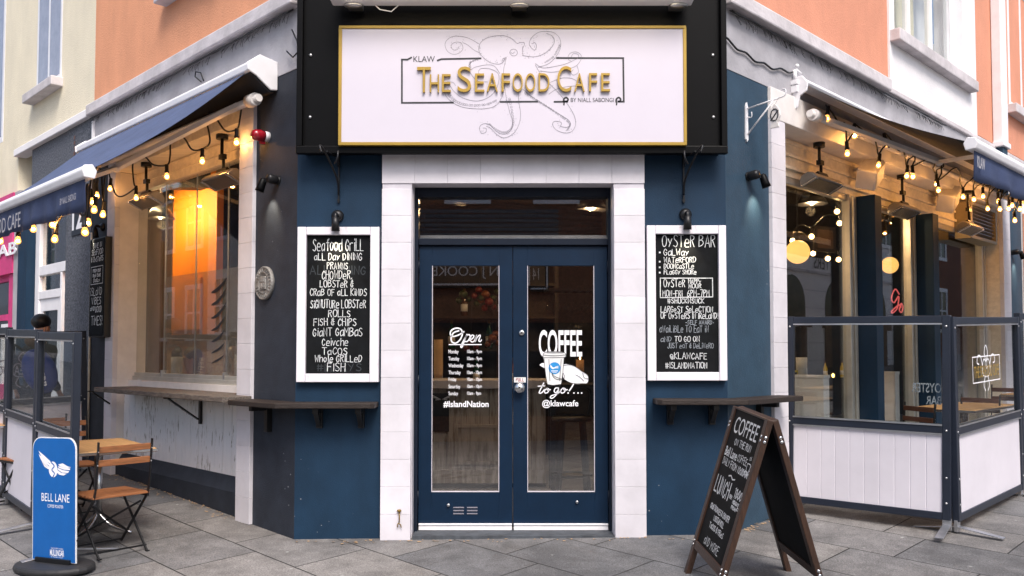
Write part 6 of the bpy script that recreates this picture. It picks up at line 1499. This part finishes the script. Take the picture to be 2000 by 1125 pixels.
# festoon bulbs inside the right window
bl = [(1636, 382), (1635, 413), (1640, 436), (1585, 462), (1548, 470), (1588, 495), (1617, 505), (1638, 507), (1655, 515)]
T = thing("string_lights", "string of small bulbs inside the dark right window", "string lights", 'W', tuple(PD(1636, 360, 8.2)), "strings of festoon bulbs under the awnings"); pts = []
for k, (a, b) in enumerate(bl):
    p = PD(a, b, 8.2+.1*k); pts += [p+Vector((0, 0, .09))]
    m = MB(T); m.lathe([(.012, -.09), (.014, -.03)], p, (0, 0, -1), 8); m.v = [v for v in m.v]; s_ = MB(T); s_.lathe([(.012, .09), (.015, .03)], p, (0, 0, 1), 10); so_ = s_.build("socket", "black"); s_ = MB(T); s_.ball(p, .026, 12, 8); s_.build("bulb", "globe_hot", so_)
m = MB(T); cc = [pts[0]+Vector((0, 0, .3))]
for k, p in enumerate(pts):
    cc.append(p)
    if k+1 < len(pts): cc.append((p+pts[k+1])/2+Vector((0, 0, .05)))
m.tube(catmull(cc, 5), .006, 6); m.build("cable", "black")
# orange partition and pale half wall inside the left window
iw = inside("orange_partition", "bright orange lit partition wall inside the left window", "partition", (0, 0, .035))
yo = 1.15; p0 = Vector((P('L', 336, 600, yo)[0], yo, 0)); p1 = Vector((P('L', 421, 600, yo)[0], yo, 0)); iw.matrix_world = FR['L'] @ Matrix.Translation((p0.x, p0.y, .035)); wid = p1.x-p0.x; ORG[iw.name] = (0, 0, 0)
m = MB(iw); m.box(0, wid, 0, .08, 0, 3.37); m.build("panel", "orange_wall")
m = MB(iw); m.box(-.01, wid+.3, -.05, -.002, 0, 1.42); m.build("half_wall", "peach_wall"); m = MB(iw); m.box(-.01, wid+.3, -.09, -.002, 1.42, 1.49); m.build("shelf", "wood_board")
m = MB(iw); m.box(wid*.05, wid*.72, -.03, -.002, 1.55, 2.15); m.build("panel_inset", "orange_wall")
pp = iw.matrix_world @ Vector((wid*.55, -.42, 2.85)); pendant("added pendant lamp to brighten the orange partition", tuple(pp), 5, (1, .72, .35))  # pendant added only to light the partition
ld = bpy.data.lights.new("lamp", 'AREA'); ld.shape = 'RECTANGLE'; ld.size = 1.0; ld.size_y = .12; ld.energy = 48; ld.color = (1, .74, .38); lo_ = bpy.data.objects.new("lamp", ld); C.objects.link(lo_); lo_.parent = iw; lo_.location = (wid*.5, -.62, 3.12); lo_.rotation_euler = Vector((0, .62, -.95)).to_track_quat('-Z', 'Y').to_euler()  # added area light that brightens the orange panel
m = MB(iw); m.box(wid*.5-.55, wid*.5+.55, -.70, -.54, 3.14, 3.37); m.build("added_light_fitting", "white_paint")  # made-up fitting above the added area light
# customers at the left window
sit = dict(h=-.38, bend=.10, legs=[((-.10, -.42, .52), (-.10, -.40, .08)), ((.10, -.42, .52), (.10, -.40, .08))], arms=[((-.24, -.12, .80), (-.12, -.34, .76), (-.08, -.40, .78)), ((.24, -.12, .80), (.12, -.34, .76), (.08, -.40, .78))])
for (px, dep, rz_, ct, hr, lb) in ((397, 8.1, -60, "coat_brown", "hair", "customer in brown seated at the middle of the left window"), (335, 8.5, 80, "coat", "hair", "customer in a dark coat seated at the far side of the left window"), (440, 7.75, 70, "coat_brown", "fruit_orange", "fair haired customer seated near the right edge of the left window")):
    w = FR['L'] @ Vector((P('L', px, 700, 1.05)[0], 1.05, 0))
    sp = person(lb, Matrix.Translation((w.x, w.y, .0)) @ Matrix.Rotation(R_(rz_), 4, 'Z'), sit, coat=ct, hat=None, sc=.98, haircol=hr, hairlen=1)
    T = inside("stool", "plain stool under the "+lb.split(" seated")[0]+" in the left window", "stool", (w.x, w.y, .035)); m = MB(T); m.box(-.16, .16, -.16, .16, .46, .5); m.build("seat", "wood_board", bevel=.004)
    for a in (-.13, .13):
        for b in (-.13, .13): m = MB(T); m.box(a-.016, a+.016, b-.016, b+.016, 0, .46); m.build("leg", "wood_board")
def jar(label, px, py, dep, h, r, matn, name="napkin_pot", cat="pot"):
    w = PD(px, py, dep); T = inside(name, label, cat, tuple(w)); m = MB(T); m.lathe([(r*.95, 0), (r, .01), (r, h), (r*.9, h), (r*.9, .02), (0, .02)], (0, 0, 0), seg=20); m.build("pot", matn); return T
# inner window counters
zl = P('L', 345, 731, .4)[1]
T = thing("window_counter", "dark counter board along the inside of the left window", "counter", 'L', (lf1+.3, .4, zl-.05)); m = MB(T); m.box(lf1+.01, lo1-.01, .32, .62, zl-.05, zl-.012); m.build("board", "wood_dark"); m = MB(T); m.box(lf1+.01, lo1-.01, .58, .62, 0, zl-.05); m.build("front", "room_brown")
q = FR['L'] @ Vector((P('L', 345, 730, .45)[0], .45, 0)); dq = q.y-CAM.y
jar("white napkin pot on the counter inside the left window", 345, 730, dq, .17, .055, "paper")
q = FR['L'] @ Vector((P('L', 467, 733, .45)[0], .45, 0)); jar("white cutlery pot at the right end inside the left window", 469, 735, q.y-CAM.y, .2, .05, "paper")
# right window: counter board, paper roll, condiment caddy, benches, neon
def inR(px, y): return (FR['R'] @ Vector((P('R', px, 700, y)[0], y, 0))).y-CAM.y
x0, x1 = P('R', 1533, 740, .30)[0], P('R', 1663, 745, .35)[0]; zk = P('R', 1560, 740, .74)[1]
T = thing("window_counter", "dark counter board inside the first right window", "counter", 'R', (x0, .3, zk-.05)); m = MB(T); m.box(edges[0]+.02, edges[1]-.2, .66, .96, zk-.05, zk-.012); m.build("board", "wood_dark"); m = MB(T); m.box(edges[0]+.1, edges[0]+.14, .70, .92, 0, zk-.05); m.box(edges[1]-.3, edges[1]-.26, .70, .92, 0, zk-.05); m.build("support", "room_dark")
w = PD(1566, 737, inR(1566, .76)); T = inside("paper_roll", "white kitchen paper roll on the counter in the right window", "paper roll", (w.x, w.y, zk-.012)); m = MB(T); m.lathe([(.015, 0), (.055, 0), (.055, .225), (.015, .225)], (0, 0, 0), seg=22); m.build("roll", "paper")
w = PD(1545, 737, inR(1545, .74)); T = inside("condiment_caddy", "yellow labelled condiment caddy with sauce bottles beside the paper roll", "caddy", (w.x, w.y, zk-.012), rz=45); m = MB(T); m.box(-.06, .06, -.045, .045, 0, .10); m.build("tin", "yellow", bevel=.006); m = MB(T); m.box(-.03, .03, -.047, -.045, .02, .08); m.build("label", "ink")
for k in range(4): m = MB(T); m.lathe([(.018, .08), (.018, .18), (.008, .2), (.008, .235), (0, .235)], (-.04+.027*k, .0+.02*(k % 2), 0), seg=10); m.build("bottle", ("green_glass", "black_gloss", "brown_glass", "green_glass")[k])
for (px, py, dep) in ((1612, 735, inR(1612, .84)), (1645, 737, inR(1645, .84))):
    w = PD(px, py, dep); bottle("small yellow sauce bottle on the counter in the right window", w.x, w.y, zk-.012, "yellow", "sauce bottles in the right window", .6, "fruit_red")
w = PD(1618, 735, inR(1618, .80)); T = inside("tea_light", "lit tea light glass on the counter in the right window", "candle", (w.x+.05, w.y, zk-.012)); m = MB(T); m.lathe([(.03, 0), (.034, .07), (.03, .07), (.028, .005)], (0, 0, 0), seg=14); m.build("glass", "bulb_glass"); m = MB(T); m.ball((0, 0, .03), .014, 10, 8, (1, 1, 1.6)); m.build("flame", "flame")
def bench(label, px, pyt, pyb, dep, wbk=.12, flip=1):
    w = PD(px, pyt, dep); g0 = .035; T = inside("bench", label, "bench", (w.x, w.y, g0), "white painted wooden benches inside the right window", rz=45); ht_ = w.z-g0
    m = MB(T); m.box(-.06, .06, -.05, .30, 0, ht_); m.build("backrest", "white_paint", bevel=.006); m = MB(T); m.box(.061, .36, -.05, .30, 0, ht_*.42); m.build("seat", "white_paint", bevel=.006); m = MB(T); m.box(-.065, .065, -.055, .305, ht_, ht_+.03); m.build("cap", "white_paint", bevel=.004)
bench("white painted bench end behind the first right pane", 1604, 739, 850, inR(1604, .33))
bench("white painted bench end behind the second right pane", 1743, 731, 840, inR(1740, .36))
w = PD(1753, 605, inR(1753, .55)); T = inside("neon_sign", "small red neon script sign inside the second right pane", "neon sign", tuple(w), rz=45); m = MB(T)
k_ = .0062
def nz_(a, b): return ((a-1165)*k_*.62, (180-b)*k_*.42)
for pts in ([(1180, 110), (1150, 90), (1120, 130), (1140, 150), (1175, 120), (1165, 170), (1130, 195), (1120, 190), (1160, 165), (1190, 155)], [(1190, 155), (1180, 180), (1195, 190), (1208, 165), (1195, 150), (1190, 170)]):
    m.tube([(v.x, 0, v.y) for v in catmull([(*nz_(a, b), 0) for a, b in pts], 6)], .008, 6)
m.build("tube", "neon")
for (px, py, dep, w_, h_) in ((1612, 467, 8.6, .32, .26),):
    w = PD(px, py, dep); T = inside("picture_frame", "small framed picture on the dark wall behind the first right pane", "picture", tuple(w), rz=30); m = MB(T); m.box(-w_/2, w_/2, 0, .02, -h_/2, h_/2); m.build("frame", "wood_dark"); m = MB(T); m.box(-w_*.36, w_*.36, -.003, 0, -h_*.36, h_*.36); m.build("print", "room_brown")
pendant("pendant lamp over the tables inside the right windows", (3.1, 2.6, 2.9), 26)

# ================================================================== across the streets: the houses that mirror in the panes
def house(label, f, x0, x1, z1, wallm, depth, rows, cols, wz, ww, wh, g0=-1.0, trim="white_paint"):
    T = thing("town_house", label, "house", f, (0, 0, g0)); m = MB(T); m.box(x0, x1, 0, depth, g0, z1); m.build("wall", wallm)
    for r in range(rows):
        for c in range(cols):
            x = x0+(x1-x0)*(c+.5)/cols; z = wz+r*2.7
            m = MB(T); m.box(x-ww/2-.1, x+ww/2+.1, -.05, -.001, z-.12, z); m.box(x-ww/2-.1, x-ww/2, -.04, -.001, z, z+wh); m.box(x+ww/2, x+ww/2+.1, -.04, -.001, z, z+wh); m.box(x-ww/2-.1, x+ww/2+.1, -.05, -.001, z+wh, z+wh+.14); m.box(x-.03, x+.03, -.03, -.001, z, z+wh); m.box(x-ww/2, x-.03, -.028, -.001, z+wh/2-.03, z+wh/2+.03); m.box(x+.03, x+ww/2, -.028, -.001, z+wh/2-.03, z+wh/2+.03); w = m.build("window", trim)
            m = MB(T); m.box(x-ww/2, x+ww/2, -.012, -.002, z, z+wh); m.build("pane", "dark_glass", w)
    return T
T = house("red brick house across the junction with a dark shop fascia", 'FO', -4.6, 4.6, 8.4, "brick", 2.5, 1, 4, 5.3, 1.0, 1.5)
m = MB(T)
for k in range(8): m.box(-1.2, 4.5, -.10+.008*k, -.002, 4.1+k*.12, 4.19+k*.12)
m.build("slate_canopy", "pebbledash")
m = MB(T); m.box(-.48, 3.3, -.14, -.001, 3.0, 3.95); m.box(-.95, -.48, -.12, -.001, 2.9, 3.95); m.build("fascia", "black"); m = MB(T); m.ribbon([(-.44, 3.08), (3.2, 3.08), (3.2, 3.85), (-.44, 3.85)], .045, -.145, closed=True); printed(m, "JOHN J COOKE", -.3, 2.05, 3.22, 3.55, -.145); printed(m, "14", -.69, -.53, 3.2, 3.5, -.125); m.ribbon([(-.90, 2.97), (-.5, 2.97)], .04, -.125); m.ribbon([(-.90, 2.97), (-.9, 3.85)], .04, -.125); m.build("lettering", "paper")
m = MB(T); m.box(-2.6, -.4, -.06, -.002, -.3, 2.1); m.box(.4, 2.9, -.06, -.002, -.3, 2.1); m.build("shop_window", "dark_glass")
T = house("cream stone house across the left street", 'LO', 12.0, 18.0, 8.2, "stone_cream", 2.5, 2, 4, 1.9, .75, 1.5)
m = MB(T)
for k in range(26): m.box(18.0-(.45 if k % 2 else .3), 18.0, -.05, -.002, -.2+k*.32, .1+k*.32)
m.build("quoins", "white_render")
T = house("red brick house across the left street", 'LO', 18.01, 27.5, 6.4, "brick", 2.5, 2, 5, 1.8, .9, 1.4)
T = house("white rendered house far along the left street", 'LO', 27.51, 40, 7.4, "white_render", 2.5, 2, 5, 2.0, .9, 1.4)
T = house("cream rendered outfitters shop across the right street", 'RO', -27.0, -12.0, 7.6, "white_render", 2.5, 1, 6, 4.9, 1.0, 1.4)
m = MB(T)
for k in range(5):
    x = -25.2+k*2.85
    pts = [(x-.8, .4), (x+.8, .4), (x+.8, 2.7)]+[(x+.8*math.cos(t*math.pi/10), 2.7+.8*math.sin(t*math.pi/10)) for t in range(1, 10)]+[(x-.8, 2.7)]
    m = MB(T); m.prism(pts, 'y', -.014, -.004); m.build("arched_window", "dark_glass")
    m = MB(T); m.box(x-1.0, x+1.0, -.12, -.002, 2.05, 2.25); m.box(x-.85, x+.85, -.03, -.015, .9, 2.05); m.build("awning_box", "room_brown")
for z0, z1 in ((3.60, 3.68), (4.25, 4.36)): m = MB(T); m.box(-26.9, -12.1, -.05, -.002, z0, z1); m.build("string_course", "stone_band")
m = MB(T); 
for z in (.6, 1.1, 1.6, 2.1, 2.6, 3.1): m.box(-26.9, -12.1, -.003, -.001, z, z+.025)
m.build("joint_lines", "grout")
m = MB(T); printed(m, "OUTFITTERS", -20.6, -18.0, 3.76, 4.12, -.02); m.build("lettering", "ink")
T = house("brick terrace far along the right street", 'RO', -44, -27.01, 6.8, "brick", 2.5, 2, 6, 2.2, .9, 1.4)

# dead leaves and grit swept against the walls
lv = MB(); rn = random.Random(77)
for i in range(260):
    if i < 150: x, y = rn.uniform(lf1, lo1), .02-abs(rn.gauss(0, .05)); w = FR['L'] @ Vector((x, y, 0))
    elif i < 200: x, y = rn.uniform(0, .9), -abs(rn.gauss(0, .04)); w = FR['R'] @ Vector((x, y, 0))
    else: w = Vector((rn.uniform(-1.55, 1.55), -.06-abs(rn.gauss(0, .05)), 0))
    r = rn.uniform(.004, .014); a = rn.uniform(0, 6.3); z = gz(w.x, w.y)+.003
    lv.add([(w.x+r*math.cos(a+t)*(1 if t else 1.5), w.y+r*math.sin(a+t), z+rn.uniform(0, .006)) for t in (0, 1.6, 3.1, 4.7)], [(0, 1, 2, 3)])
o = lv.build("leaf_litter", "kraft", None, kind='stuff')
house("brick terrace continuing the left street past the pink shop", 'L', -24.0, -9.51, 7.0, "brick", 3.0, 2, 5, 1.4, .95, 1.5, g0=-.3)
house("pale terrace continuing the right street past the white shopfront", 'R', 11.01, 24.0, 7.0, "stone_cream", 3.0, 2, 5, 1.6, .95, 1.5, g0=-.3)
